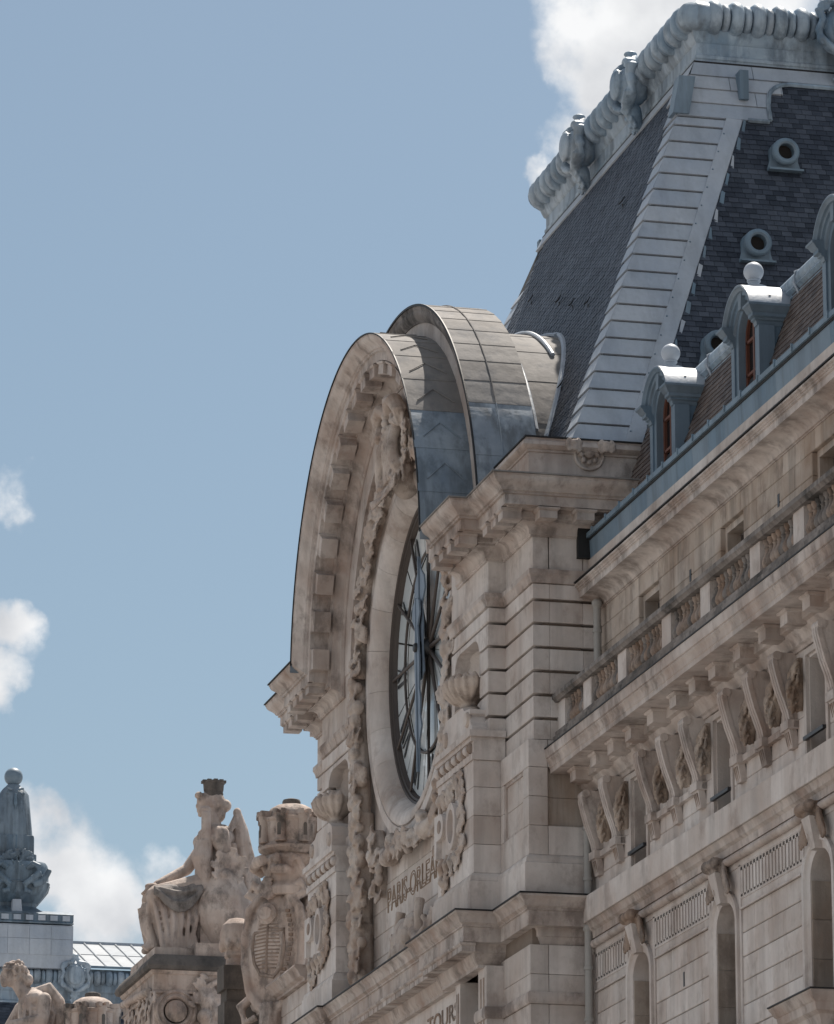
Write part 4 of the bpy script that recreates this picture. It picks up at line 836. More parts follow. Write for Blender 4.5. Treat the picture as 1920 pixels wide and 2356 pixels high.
# dormers
def dormer(a):
    Yf = 2.30; zs_ = 26.0
    m = MB()
    # front wall with arched opening, as a strip round the opening
    n_ = 16; inn = [(-.47, 24.3), (-.47, zs_)] + [(-.47 * math.cos(math.pi * k / n_), zs_ + .47 * math.sin(math.pi * k / n_)) for k in range(1, n_)] + [(.47, zs_), (.47, 24.3)]
    out_ = [(-.66, 24.3), (-.66, zs_)] + [(-.66 * math.cos(math.pi * k / n_), zs_ + .66 * math.sin(math.pi * k / n_)) for k in range(1, n_)] + [(.66, zs_), (.66, 24.3)]
    vs_ = [(x, Yf, z) for x, z in inn] + [(x, Yf, z) for x, z in out_] + [(x, Yf + .22, z) for x, z in inn] + [(x, Yf + .22, z) for x, z in out_]; N_ = len(inn)
    for k in range(N_ - 1): m.add([vs_[k], vs_[k + 1], vs_[N_ + k + 1], vs_[N_ + k]], [(0, 1, 2, 3)]); m.add([vs_[k], vs_[k + 1], vs_[2 * N_ + k + 1], vs_[2 * N_ + k]], [(0, 1, 2, 3)]); m.add([vs_[N_ + k], vs_[N_ + k + 1], vs_[3 * N_ + k + 1], vs_[3 * N_ + k]], [(0, 1, 2, 3)])
    for sg in (-1, 1):
        m.box(*sorted((sg * .62, sg * .80)), Yf - .03, Yf + .25, 24.3, 25.93)
        m.box(*sorted((sg * .60, sg * .74)), Yf + .25, 3.7, 24.2, 26.0)
    d = build(m, 'dormer', 'dormer_paint', WG, T(a, 0, 0), .5)
    # hood: arched moulding and side cornices
    m = MB(); hp = [(.86, Yf - .2), (.83, Yf - .2), (.81, Yf - .17), (.77, Yf - .15), (.76, Yf - .11), (.70, Yf - .1), (.69, Yf - .06), (.63, Yf - .05), (.60, Yf + .02), (.60, Yf + .2), (.86, Yf + .2)]
    m.arc(hp, zs_ - .04, -R(76), R(76), 28)
    for sg in (-1, 1):
        m.sweep([(-.1, 26.28), (.24, 26.28), (.24, 26.24), (.21, 26.22), (.17, 26.15), (.14, 26.13), (.14, 26.07), (.09, 26.05), (.09, 26.02), (.05, 26.0), (.03, 25.93), (-.1, 25.93)], [(.60, Yf - .02), (.72, Yf - .02), (.72, 3.35)], mirror=sg < 0)
    sub(m, 'hood', 'dormer_paint', d, T(a, 0, 0))
    m = MB(); m.arc([(.875, Yf - .19), (.875, 3.3), (.83, 3.3), (.83, Yf - .19)], zs_ - .04, -R(72), R(72), 24); sub(m, 'hood_roof', 'zinc', d, T(a, 0, 0))
    m = MB(); m.prism([(-.07, Yf - .12, 26.42), (.07, Yf - .12, 26.42), (.10, Yf - .12, 26.72), (-.10, Yf - .12, 26.72)], (0, .12, 0)); sub(m, 'keystone', 'dormer_paint', d, T(a, 0, 0), 0)
    m = MB(); m.lathe([(.02, 26.78), (.24, 26.78), (.24, 26.84), (.16, 26.86), (.10, 26.9), (.10, 26.94), (.12, 26.95), (.12, 26.98)] + [(.178 * math.sin(t), 27.13 - .178 * math.cos(t)) for t in [.6 + (math.pi - .65) * k / 9 for k in range(10)]], (0, 2.45, 0), 20); sub(m, 'ball_finial', 'zinc', d, T(a, 0, 0))
    m = MB(); m.box(-.24, .24, 2.3, 2.75, 26.70, 26.80); sub(m, 'finial_plinth', 'zinc_blue', d, T(a, 0, 0), 0)
    wy = Yf + .13
    m = MB(); m.add([(x * 1.02, wy + .05, z) for x, z in inn], [tuple(range(N_))]); sub(m, 'pane', 'glass_dark', d, T(a, 0, 0), 0)
    m = MB(); i2 = [(x * .84, z if z < zs_ else zs_ + (z - zs_) * .86) for x, z in inn]
    for k in range(N_ - 1): m.add([(inn[k][0], wy, inn[k][1]), (inn[k + 1][0], wy, inn[k + 1][1]), (i2[k + 1][0], wy, i2[k + 1][1]), (i2[k][0], wy, i2[k][1]), (i2[k][0], wy + .05, i2[k][1]), (i2[k + 1][0], wy + .05, i2[k + 1][1])], [(0, 1, 2, 3), (3, 2, 5, 4)])
    m.box(-.035, .035, wy - .005, wy + .05, 24.3, 26.4); m.box(-.45, .45, wy, wy + .05, 25.33, 25.38); m.box(-.45, .45, wy, wy + .05, 25.93, 25.98); sub(m, 'window_frame', 'wood', d, T(a, 0, 0), 0)
    m = MB(); m.box(-.70, .70, wy + .06, wy + .1, 24.2, 26.5); sub(m, 'backing', 'dark_room', d, T(a, 0, 0), 0)
    return d
dp = dormer(AX[0])
for k in (1, 2, 3): shift(dp, (5.04 * k, 0, 0))
# balustrade
BR = [(-.05, 20.58), (.02, 20.58)]
m = MB(); m.box(X0, X1, 1.02, 1.42, 20.24, 20.50); m.box(X0, X1, 1.06, 1.38, 20.50, 20.60); pl = build(m, 'balustrade_plinth', 'stone_rail', WG, smooth=0)
m = MB(); m.sweep([(0, 21.16), (.16, 21.16), (.19, 21.20), (.22, 21.22), (.22, 21.30), (.18, 21.335), (-.22, 21.335), (-.25, 21.3), (-.25, 21.22), (-.2, 21.16)], [(X0 - .02, 1.22), (X1, 1.22)]); build(m, 'balustrade_rail', 'stone_rail', WG)
bl = [(.02, 0), (.085, 0), (.085, .04), (.06, .05), (.05, .065), (.085, .10), (.105, .15), (.10, .21), (.07, .27), (.048, .33), (.045, .38), (.06, .40), (.045, .42), (.05, .46), (.075, .50), (.075, .545), (.02, .545)]
m = MB(); m.lathe(bl, (0, 0, 0), 12); blm = m.mesh('baluster', .8); PW = .27; BLM = {}
def bal_mesh(k_):
    if k_ not in BLM: c_ = blm.copy(); c_.materials.clear(); c_.materials.append(MATS[k_]); BLM[k_] = c_
    return BLM[k_]
posts = [9.5] + [v for a in AX for v in (a - 1.14, a + 1.14)]
pm = MB(); pm.box(-PW, PW, -.12, .12, 0, .565); pm.box(-PW - .012, PW + .012, -.132, .13, 0, .05); pmm = pm.mesh('post', 0)
for i, x in enumerate(posts):
    place(pmm, 'balustrade_post', 'stone', WG, T(x, 1.24, 20.597))
    if i + 1 < len(posts):
        a, b_ = x + PW, posts[i + 1] - PW; n_ = round((b_ - a) / .205)
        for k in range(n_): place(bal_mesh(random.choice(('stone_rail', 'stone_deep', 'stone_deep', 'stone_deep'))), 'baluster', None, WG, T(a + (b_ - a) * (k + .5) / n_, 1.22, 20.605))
# main cornice with modillions
mc = [(-.1, 20.25), (.90, 20.25), (.90, 20.21), (.885, 20.08), (.86, 20.07), (.87, 20.05), (.86, 20.02), (.84, 20.0), (.82, 19.96), (.815, 19.90), (.80, 19.885), (.80, 19.80), (.30, 19.80), (.30, 19.62), (.22, 19.60), (.20, 19.55), (.14, 19.5), (.10, 19.44), (.10, 19.40), (.05, 19.38), (.04, 19.33), (-.1, 19.33)]
m = MB(); m.sweep(mc, [(X0 + .02, 1.75), (X1, 1.75)]); cn = build(m, 'main_cornice', 'stone_trim', WG)
m = MB(); m.sweep([(.915, 20.252), (.915, 20.275), (.5, 20.30), (.5, 20.252)], [(X0 + .02, 1.75), (X1, 1.75)]); sub(m, 'lead_capping', 'flash', cn)
mdw = modil(.38, .36, .24)
MX_ = sorted([a for a in AX] + [a + d_ for a in [AX[0] - 5.04] + AX for d_ in (1.14, 2.52, 3.90)])
for x in MX_:
    if X0 + .3 < x < X1: place(mdw, 'modillion', 'stone_trim', WG, T(x, 1.575, 19.795))
# frieze storey
zs = [17.46, 17.85, 18.25, 18.65, 19.05, 19.42]
for i in range(5):
    x = X0
    for a in AX + [X1 + .56]: course(x, min(a - .60, X1), 1.75, 2.0, zs[i] + .003, zs[i + 1] - .003, .7, 1.3, 'stone', WG, .006); x = a + .60
for a in AX:
    m = MB()
    for sg in (-1, 1): m.box(*sorted((a + sg * .60, a + sg * .48)), 1.72, 2.0, 17.46, 19.30); m.box(*sorted((a + sg * .48, a + sg * .44)), 1.78, 2.4, 17.46, 19.22)
    m.box(a - .48, a + .48, 1.72, 2.0, 19.20, 19.30); m.box(a - .46, a + .46, 1.78, 2.4, 19.16, 19.20); fw = build(m, 'frieze_window', 'stone', WG, smooth=0)
    for j in range(4): m = MB(); m.box(-.02, .02, 0, .3, .003, .43); sub(m, 'reveal_stone', 'stone_attic', fw, T(a - .43, 2.05, 17.47 + .435 * j), 0)
    m = MB(); m.box(a - .46, a + .46, 2.36, 2.4, 17.46, 19.2); sub(m, 'pane', 'glass_dark', fw, smooth=0)
    m = MB(); m.box(a - .44, a - .38, 2.30, 2.36, 17.46, 19.16); m.box(a + .38, a + .44, 2.30, 2.36, 17.46, 19.16); m.box(a - .03, a + .03, 2.31, 2.36, 17.46, 19.16); m.box(a - .44, a + .44, 2.30, 2.36, 18.5, 18.55); sub(m, 'window_frame', 'wood', fw, smooth=0)
    m = MB(); m.box(a - .50, a + .50, 1.66, 1.72, 17.80, 17.86); m.box(a - .5, a + .5, 1.72, 2.2, 17.50, 17.54); sub(m, 'guard_bar', 'iron_black', fw, smooth=0)
# fluted S consoles, garlands and guttae between the windows
def console():
    m = MB(); cen = [(1.42, 19.36), (1.36, 19.30), (1.345, 19.20), (1.37, 19.08), (1.41, 18.92), (1.46, 18.74), (1.53, 18.55), (1.58, 18.40), (1.61, 18.26)]
    back = [(1.76, 18.26), (1.76, 19.36)]
    m.prism([(-.13, y + .03, z) for y, z in cen] + [(-.13, y, z) for y, z in back], (.26, 0, 0))
    for x in (-.15, -.045, .06): m.prism([(x, y, z) for y, z in cen] + [(x, y + .08, z) for y, z in cen[::-1]], (.085, 0, 0))
    m.lathe([(.02, -.165), (.075, -.165), (.075, .165), (.02, .165)], (0, 1.42, 19.30), 14, 'X')
    return m.mesh('console', .6)
cs = console()
gt = MB(); gt.box(-.20, .20, 1.56, 1.76, 18.10, 18.245); gt.prism([(-.15, 1.60, 18.10), (.15, 1.60, 18.10), (.13, 1.66, 17.80), (-.13, 1.66, 17.80)], (0, .12, 0)); gtm = gt.mesh('gutta_block', 0)
gf = MB(); [gf.prism([(x, 1.592, 18.06), (x + .035, 1.592, 18.06), (x + .03, 1.648, 17.85), (x + .005, 1.648, 17.85)], (0, .03, 0)) for x in (-.11, -.03, .06)]; gfm = gf.mesh('gutta_groove', 0)
gr = MB(); rr = random.Random(21)
for k in range(70):
    t_ = rr.random(); w_ = .05 + .19 * math.sin(math.pi * min(1, t_ * 1.15)) ; x = rr.uniform(-w_, w_) + .03 * math.sin(t_ * 6); z = 19.22 - .95 * t_; y = 1.70 - (.04 + .15 * math.sin(math.pi * t_)) * (1 - abs(x) * 2)
    if rr.random() < .5: r_ = rr.uniform(.035, .065); gr.ell((x, y, z), (r_, r_, r_), None, 7, 5)
    else: leaf(gr, (x, y, z), (x * 5 + rr.uniform(-.4, .4), -.3, -.6), .15, .1)
gr.tube([(0, 1.73, 19.25), (.02, 1.66, 18.8), (0, 1.7, 18.3)], [.07, .17, .05], 8)
grm = sculpt(gr, 'festoon', .018, 0)
for a in [AX[0] - 5.04] + AX:
    band = MB(); xs = [x for x in (a + 1.14, a + 2.52, a + 3.90) if X0 + .1 < x < X1]
    if not xs: continue
    bx0, bx1 = max(X0 + .15, xs[0] - .2), min(X1, xs[-1] + .2)
    band.box(bx0, bx1, 1.66, 1.76, 18.12, 18.23); build(band, 'console_band', 'stone_trim', WG, smooth=0)
    for x in xs:
        place(cs, 'console', 'stone_trim', WG, T(x, 0, 0)); g_ = place(gtm, 'gutta_block', 'stone_trim', WG, T(x, 0, 0)); q = place(gfm, 'groove', 'stone_deep', g_, T(x, 0, 0))  # grooves are dark slips on the face, their shade in the colour
    for x in xs:
        o = place(grm, 'festoon', 'stone_festoon', WG, T(x + (.62 if x != xs[-1] else .40), 0, 0) @ T(0, 1.75, 18.75) @ Matrix.Diagonal((.72, .8, .92, 1)) @ T(0, -1.75, -18.75)); o['kind'] = 'stuff'
# string course, roll moulding
p = X0 + .02
while p < X1: q = p + 2.3; block(p, min(q, X1) - .006, 1.50, 2.0, 16.98, 17.455, 'stone', WG, 'string_stone', .004); p = q
m = MB(); m.sweep([(-.1, 16.975), (.18, 16.975), (.16, 16.95), (.13, 16.90), (.12, 16.86), (.09, 16.84), (.06, 16.82), (.05, 16.70), (-.1, 16.70)], [(X0 + .02, 1.72), (X1, 1.72)]); build(m, 'string_moulding', 'stone_trim', WG)
m = MB(); m.box(X0 + .02, X1, 1.70, 1.9, 16.66, 16.70); build(m, 'shadow_groove', 'stone_joint', WG, smooth=0)
edges = [X0 + .2] + [v for a in AX for v in (a - .25, a + .25)] + [X1]
for i in range(0, len(edges) - 1, 2): m = MB(); m.tube([(edges[i], 1.69, 16.60), (edges[i + 1], 1.69, 16.60)], .075, 12); build(m, 'roll_moulding', 'stone_trim', WG)
# first-floor wall: fluted panels, ashlar, arched windows with keystone scrolls
m = MB(); m.box(X0, X1, 1.73, 2.0, 16.44, 16.68); build(m, 'panel_rail', 'stone', WG, smooth=0)
fl = MB(); fl.prism([(-.055, 0, 15.97), (.055, 0, 15.97), (.055, 0, 16.36)] + [(.055 * math.cos(R(30 * k)), 0, 16.36 + .055 * math.sin(R(30 * k))) for k in range(1, 6)] + [(-.055, 0, 16.36)], (0, .05, 0)); flm = fl.mesh('flute', 0)
rib = MB(); rib.box(-.05, .05, 0, .07, 15.92, 16.42); ribm = rib.mesh('flute_rib', .5)
for i in range(len(AX) + 1):
    a0 = AX[i - 1] + .80 if i else X0 + .1; a1 = AX[i] - .80 if i < len(AX) else X1
    m = MB(); m.box(a0 + .1, a1 - .1, 1.768, 2.0, 15.90, 16.46); fp = build(m, 'fluted_panel', 'stone_deep', WG, smooth=0)  # bed between the ribs, darkened in colour as groove shade
    m = MB(); m.box(a0 + .1, a1 - .1, 1.70, 1.74, 15.70, 15.73); m.box(a0 + .1, a1 - .1, 1.745, 2.0, 15.725, 15.885); m.box(a0, a0 + .1, 1.73, 2.0, 13, 16.46); m.box(a1 - .1, a1, 1.73, 2.0, 13, 16.46); sub(m, 'panel_border', 'stone', fp, smooth=0)
    n_ = int((a1 - a0 - .24) / .175); st = (a1 - a0 - .2 - n_ * .175) / 2 + a0 + .1
    for k in range(n_ + 1): q = place(ribm, 'flute_rib', 'stone', fp, T(st + k * .175, 1.735, 0))
    m = MB(); m.box(a0 + .1, a1 - .1, 1.735, 1.8, 16.36, 16.46); m.box(a0 + .1, a1 - .1, 1.735, 1.8, 15.88, 15.96); sub(m, 'panel_lintel', 'stone', fp, smooth=0)
    z = 15.715; j = 0
    while z > 12.2: course(a0 + .1, a1 - .1, 1.75 + random.uniform(0, .004), 2.0, z - .395, z - .007, .55, .95, 'stone', WG, .007); z -= .402
for a in AX:
    zs_ = 15.55; n_ = 14
    def arch(w_, h_): return [(-w_, 12.0), (-w_, zs_)] + [(-w_ * math.cos(math.pi * k / n_), zs_ + h_ * math.sin(math.pi * k / n_)) for k in range(1, n_)] + [(w_, zs_), (w_, 12.0)]
    m = MB(); L0, L1, L2, L3 = arch(.80, .62), arch(.70, .55), arch(.66, .52), arch(.52, .42); lay = [[(x, 1.68, z) for x, z in L0], [(x, 1.68, z) for x, z in L1], [(x, 1.72, z) for x, z in L2], [(x, 1.74, z) for x, z in L3], [(x, 2.3, z) for x, z in L3]]
    m2 = [(x, 1.9, z) for x, z in L0]; lay = [m2] + lay
    for u in range(len(lay) - 1):
        for k in range(len(L0) - 1): m.add([lay[u][k], lay[u][k + 1], lay[u + 1][k + 1], lay[u + 1][k]], [(0, 1, 2, 3)])
    wn = build(m, 'arched_window', 'stone', WG, T(a, 0, 0), .5)
    m = MB(); m.prism([(-.86, 1.745, 16.46), (-.86, 1.745, zs_ - .2), ] + [(x, 1.745, z) for x, z in L0[1:-1]] + [(.86, 1.745, zs_ - .2), (.86, 1.745, 16.46)], (0, .2, 0)); sub(m, 'spandrel', 'stone', wn, T(a, 0, 0), 0)
    m = MB(); m.add([(x, 2.28, z) for x, z in L3], [tuple(range(len(L3)))]); sub(m, 'pane', 'glass_dark', wn, T(a, 0, 0), 0)
    m = MB(); m.box(-.52, -.44, 2.2, 2.28, 12, 15.8); m.box(.44, .52, 2.2, 2.28, 12, 15.8); m.box(-.04, .04, 2.2, 2.28, 12, 15.95); m.box(-.5, .5, 2.2, 2.28, 15.3, 15.38); sub(m, 'window_frame', 'wood', wn, T(a, 0, 0), 0)
    for j in range(5): m = MB(); m.box(-.525, -.50, 1.76, 2.2, 0.004, .62); sub(m, 'jamb_stone', 'stone_attic', wn, T(a, 0, 12.4 + .63 * j), 0)
    m = MB(); m.prism([(-.20, 1.50, 16.45), (.20, 1.50, 16.45), (.12, 1.62, 15.95), (-.12, 1.62, 15.95)], (0, .2, 0)); ks = build(m, 'keystone', 'stone', WG, T(a, 0, 0), 0)
    m = MB(); m.tube([(-.22, 1.52, 16.62), (0, 1.49, 16.62), (.22, 1.52, 16.62)], [.095, .075, .095], 12); m.box(-.2, .2, 1.52, 1.74, 16.44, 16.70)
    for sg in (-1, 1):
        m.lathe([(.02, -.05), (.105, -.05), (.115, 0), (.06, .03), (.05, .06), (.02, .07)], (sg * .23, 1.51, 16.60), 14, 'X')
        for k in range(8): leaf(m, (sg * (.20 + .035 * k), 1.66, 16.56 - .055 * k), (sg * (.6 + .1 * k), -.12, -.7), .20, .12)
        for k in range(4): m.ell((sg * (.28 + .05 * k), 1.64, 16.46 - .09 * k), (.05, .05, .05), None, 7, 5)
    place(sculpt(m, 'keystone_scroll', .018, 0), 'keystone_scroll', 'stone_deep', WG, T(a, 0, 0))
    m = MB(); m.prism([(-.10, 1.555, 16.22), (-.05, 1.56, 16.19), (-.07, 1.565, 16.15), (-.11, 1.575, 16.10), (-.09, 1.57, 16.16)], (0, .012, 0)); sub(m, 'carved_mark', 'stone_deep', ks, T(a, 0, 0), 0)
m = MB(); m.box(15.0, 15.07, 1.742, 1.78, 14.95, 15.2); build(m, 'vent_slot', 'iron_black', WG, smooth=0)
for a in AX:
    m = MB(); hp_ = [(a - .97, 1.7), (a - .97, 1.28), (a + .97, 1.28), (a + .97, 1.7)]
    m.sweep([(-.3, 13.45), (.10, 13.45), (.10, 13.42), (.07, 13.38), (.03, 13.30), (.0, 13.28), (-.02, 13.15), (-.1, 13.1), (-.14, 13.0), (-.14, 12.6), (-.3, 12.6)], hp_); wh = build(m, 'window_hood', 'stone_trim', WG, T(0, 0, .10))
    m = MB(); m.sweep([(.12, 13.452), (.12, 13.475), (-.4, 13.52), (-.4, 13.452)], hp_); sub(m, 'lead_capping', 'flash', wh, T(0, 0, .10))
# drainpipes
for (x, y, z0, z1) in ((9.62, 1.80, 21.2, 23.1), (9.52, 1.60, 17.46, 19.4), (9.52, 1.60, 12, 16.97)):
    m = MB(); m.tube([(x, y, z0), (x, y, z1)], .072, 14); dp_ = build(m, 'drainpipe', 'pipe', WG)
    z = z0 + .35
    while z < z1: m = MB(); m.lathe([(.075, -.03), (.092, -.03), (.092, .03), (.075, .03)], (x, y, z), 14); sub(m, 'pipe_collar', 'pipe', dp_); z += .95
    m = MB(); m.lathe([(.07, -.1), (.1, -.06), (.1, .02), (.07, .04)], (x, y, z1 - .05), 14); sub(m, 'pipe_head', 'pipe', dp_)

# ================================================================== HALL FRONT, STATUES AND SHIELDS (left)
HF = thing('hall_front', 'low stone hall front running left of the clock pavilion behind the statues', 'building', (-40, 1, 0))
m = MB(); m.box(-78, -9.4, .9, 12, 0, 19.2); build(m, 'wall', 'stone', HF, smooth=0)
for i in range(5): course(-24, -9.4, .5, .89, 16.9 + .4 * i, 17.293 + .4 * i, .9, 1.5, 'stone', HF, .007)
m = MB(); m.sweep([(-.3, 19.25), (.32, 19.25), (.34, 19.2), (.26, 19.12), (.2, 19.0), (.1, 18.96), (.1, 18.9), (-.3, 18.9)], [(-78, .5), (-9.4, .5)]); cn = build(m, 'coping', 'stone_trim', HF)
m = MB(); m.prism([(-78, 1.0, 19.2), (-78, 7, 22.0), (-78, 12, 22.0), (-78, 12, 19.0)], (68.5, 0, 0)); build(m, 'hall_roof', 'zinc', HF, smooth=0)

# crowned ship shield
def mural_crown(c, s, parent_m=None):
    """battlemented wall crown with a dome; returns mesh parts"""
    X, Y, Z = c; parts = []
    m = MB(); m.lathe([(.02, -.12 * s), (.60 * s, -.12 * s), (.70 * s, -.05 * s), (.78 * s, .0), (.80 * s, .06 * s), (.74 * s, .10 * s), (.70 * s, .14 * s), (.66 * s, .18 * s), (.70 * s, .66 * s), (.74 * s, .70 * s), (.74 * s, .76 * s), (.66 * s, .78 * s), (.62 * s, .70 * s), (.02, .6 * s)], (X, Y, Z), 36)
    return m
def crown_thing(name, label, c, s, with_shield):
    X, Y, Z = c; t = thing(name, label, 'cartouche', (X, Y, Z - 3), 'crowned shields along the hall front')
    build(mural_crown(c, s), 'crown_wall', 'stone_sooty', t)
    tw = MB(); tw.lathe([(.13 * s, .0), (.15 * s, .02 * s), (.13 * s, .06 * s), (.12 * s, .52 * s), (.15 * s, .56 * s), (.15 * s, .68 * s)], (0, 0, 0), 10); tw.box(-.15 * s, -.05 * s, -.15 * s, .15 * s, .66 * s, .78 * s); tw.box(.05 * s, .15 * s, -.15 * s, .15 * s, .66 * s, .78 * s); twm = tw.mesh('crown_tower', .7)
    win = MB(); win.prism([(-.045 * s, 0, .16 * s), (.045 * s, 0, .16 * s), (.045 * s, 0, .42 * s)] + [(.045 * s * math.cos(R(36 * k)), 0, .42 * s + .05 * s * math.sin(R(36 * k))) for k in range(1, 5)] + [(-.045 * s, 0, .42 * s)], (0, .05, 0)); wm_ = win.mesh('crown_window', 0)
    for k in range(8):
        a = R(45 * k + 12); q = T(X + .70 * s * math.cos(a), Y + .70 * s * math.sin(a), Z + .14 * s) @ Matrix.Rotation(a + R(90), 4, 'Z'); o = place(twm, 'crown_tower', 'stone_sooty', t, q)
        mm = T(X + .825 * s * math.cos(a), Y + .825 * s * math.sin(a), Z + .12 * s) @ Matrix.Rotation(a + R(90), 4, 'Z'); place(wm_, 'crown_window', 'stone_black', o, mm)
    m = MB(); m.lathe([(.64 * s, .70 * s), (.64 * s, .78 * s), (.60 * s, .92 * s), (.50 * s, 1.04 * s), (.36 * s, 1.12 * s), (.235 * s, 1.15 * s), (.235 * s, 1.16 * s), (.02, 1.16 * s)], (X, Y, Z), 32); build(m, 'dome', 'stone_statue', t)
    m = MB(); m.lathe([(.215 * s, 1.14 * s), (.225 * s, 1.22 * s), (.20 * s, 1.27 * s), (.10 * s, 1.30 * s), (.02, 1.30 * s)], (X, Y, Z), 20); build(m, 'cap', 'stone_black', t)
    # moulded neck with volutes
    m = MB(); m.lathe([(.62, -.12), (.66, -.2), (.58, -.35), (.56, -.75), (.7, -.9), (.7, -1.1), (.3, -1.1)], (X, Y, Z), 24)
    for k in range(4):
        a = R(90 * k + 20); d = Vector((math.cos(a), math.sin(a), 0)); e = Vector((-d.y, d.x, 0)); c0 = Vector((X, Y, Z))
        for sg in (-1, 1): m.tube([c0 + d * .56 + Vector((0, 0, -.8)), c0 + d * .62 + e * sg * .08 + Vector((0, 0, -.5)), c0 + d * .66 + e * sg * .24 + Vector((0, 0, -.25)), c0 + d * .66 + e * sg * .4 + Vector((0, 0, -.22)), c0 + d * .64 + e * sg * .42 + Vector((0, 0, -.36))], [.06, .08, .09, .1, .09], 8)
    m.tube([(X + .5, Y - .75, Z - .3), (X + .3, Y - .85, Z - .32), (X - .1, Y - .85, Z - .4), (X - .2, Y - .6, Z - .5)], .13, 9); m.ell((X + .5, Y - .35, Z - .5), (.25, .3, .12))
    place(sculpt(m, 'crown_neck', .03, 1), 'crown_neck', 'stone_statue', t)
    if not with_shield: return t
    # shield body, turned between the river and the viewer
    Ms = T(X + .35, Y - .45, Z - 2.35) @ Matrix.Rotation(R(52), 4, 'Z') @ Matrix.Rotation(R(-4), 4, 'X')
    m = MB(); m.ell((0, 0, 0), (.66, .30, 1.32), None, 24, 14); m.ell((0, .25, 0), (.72, .25, 1.38), None, 24, 14)
    for sg in (-1, 1):
        m.tube([(sg * .3, -.05, 1.3), (sg * .62, -.08, .95), (sg * .74, -.05, .3), (sg * .72, -.05, -.3), (sg * .55, -.08, -.95), (sg * .3, -.1, -1.3), (sg * .1, -.1, -1.5)], [.1, .12, .11, .1, .12, .13, .1], 9)
        m.tube([(sg * .45, .0, 1.2), (sg * .75, .05, 1.35), (sg * .6, 0, 1.55), (sg * .4, 0, 1.4)], .12, 9); m.tube([(sg * .45, .05, -1.0), (sg * .8, 0, -1.3), (sg * .65, -.05, -1.7), (sg * .4, 0, -1.55)], [.14, .13, .11, .09], 9)
    m.tube([(0, 0, -1.3), (0, -.05, -1.8), (.1, 0, -2.2)], [.3, .28, .2], 10)
    sh = place(sculpt(m, 'shield', .028, 1), 'shield', 'stone_statue', t, Ms)
    def onsh(x, z): return (x, -.30 * math.sqrt(max(0, 1 - (x / .66) ** 2 - (z / 1.32) ** 2)), z)
    m = MB(); hull = [onsh(x, z) for x, z in ((-.42, .35), (-.45, 0), (-.38, -.35), (-.22, -.62), (.12, -.7), (.3, -.5), (.36, .0), (.34, .4))]; m.tube(hull + [hull[0]], .045, 6)
    for k in range(13): z = .52 - .085 * k; m.tube([onsh(-.40 + .02 * abs(k - 6), z), onsh(-.1, z + .02), onsh(.28 - .015 * abs(k - 6), z + .0)], .02, 5)
    m.tube([onsh(-.05, z) for z in (.5, .2, -.2, -.6)], .03, 6)
    q = place(m.mesh('ship_relief', 1), 'ship_relief', 'stone_deep', sh, Ms); KID.setdefault(sh, []).append(q)  # raised lines coloured dark to read as shaded grooves
    m = MB(); p_ = onsh(-.1, .78); m.lathe([(.02, -.13), (.15, -.13), (.17, -.08), (.20, -.07), (.25, -.06), (.26, .0), (.02, .02)], p_, 22, 'Y'); q = place(m.mesh('boss', .6), 'boss', 'stone_statue', sh, Ms)
    m = MB()
    for k in range(15): z = .85 - .115 * k; p_ = onsh(.50 - .28 * ((k - 6) / 9) ** 2, z); m.box(p_[0] - .045, p_[0] + .045, p_[1] - .03, p_[1] + .05, z - .035, z + .035)
    q = place(m.mesh('motto_band', 0), 'motto_band', 'stone_deep', sh, Ms)
    m = MB(); rr = random.Random(3)
    garland(m, [(X + .2, Y + .35, Z - 1.1), (X + .1, Y + .45, Z - 1.9), (X + .1, Y + .5, Z - 2.7), (X + .1, Y + .45, Z - 3.5), (X + .1, Y + .3, Z - 4.2)], .75, 2.0, out=(.8, -.5, 0), fruit=.17)
    garland(m, [(X + .2, Y - .75, Z - .95), (X + .1, Y - .1, Z - .9), (X + .2, Y + .5, Z - 1.0)], .4, 2.2, out=(.8, -.4, .3), fruit=.13)
    place(sculpt(m, 'shield_foliage', .03, 1), 'shield_foliage', 'stone_statue', t, kind='stuff')
    m = MB(); m.prism([(X - .9, Y - .4, Z - 4.6), (X - .9, Y + 1.2, Z - 4.6), (X - .9, Y + 1.0, Z - 1), (X - .9, Y - .3, Z - 1)], (.75, 0, 0)); build(m, 'shield_back', 'stone_statue', t, smooth=0)
    return t
crown_thing('crowned_shield', 'tall carved ship shield under a domed battlement crown beside the clock pavilion', (-13.0, .85, 22.47), .96, True)
crown_thing('crowned_shield', 'domed battlement crown in front of the far zinc roof, beside the wreathed statue', (-39.0, .75, 21.95), 1.02, False)

# small domed finial on its blackened pier
t = thing('stone_finial', 'small round-topped stone finial on a blackened pier between shield and seated statue', 'finial', (-15, 0, 17))
m = MB(); m.lathe([(.26, 20.28), (.30, 20.36), (.26, 20.44), (.34, 20.52), (.40, 20.64), (.40, 20.85), (.34, 21.06), (.2, 21.2), (.02, 21.24)], (-15, .0, 0), 24)
for k in range(9): a = R(40 * k); m.ell((-15 + .36 * math.cos(a), .36 * math.sin(a), 20.58), (.09, .09, .15))
place(sculpt(m, 'finial_cap', .028, 1), 'finial_cap', 'stone_statue', t)
m = MB(); m.lathe([(.30, 20.05), (.30, 20.1), (.26, 20.14), (.25, 20.26), (.29, 20.3)], (-15, 0, 0), 20); build(m, 'collar', 'stone_statue', t)
m = MB(); m.box(-15.4, -14.6, -.38, .38, 19.5, 20.06); m.box(-15.34, -14.66, -.30, .30, 19.2, 19.5); m.box(-15.4, -14.6, -.36, .6, 16.5, 19.2); build(m, 'pier', 'stone_black', t, smooth=0)

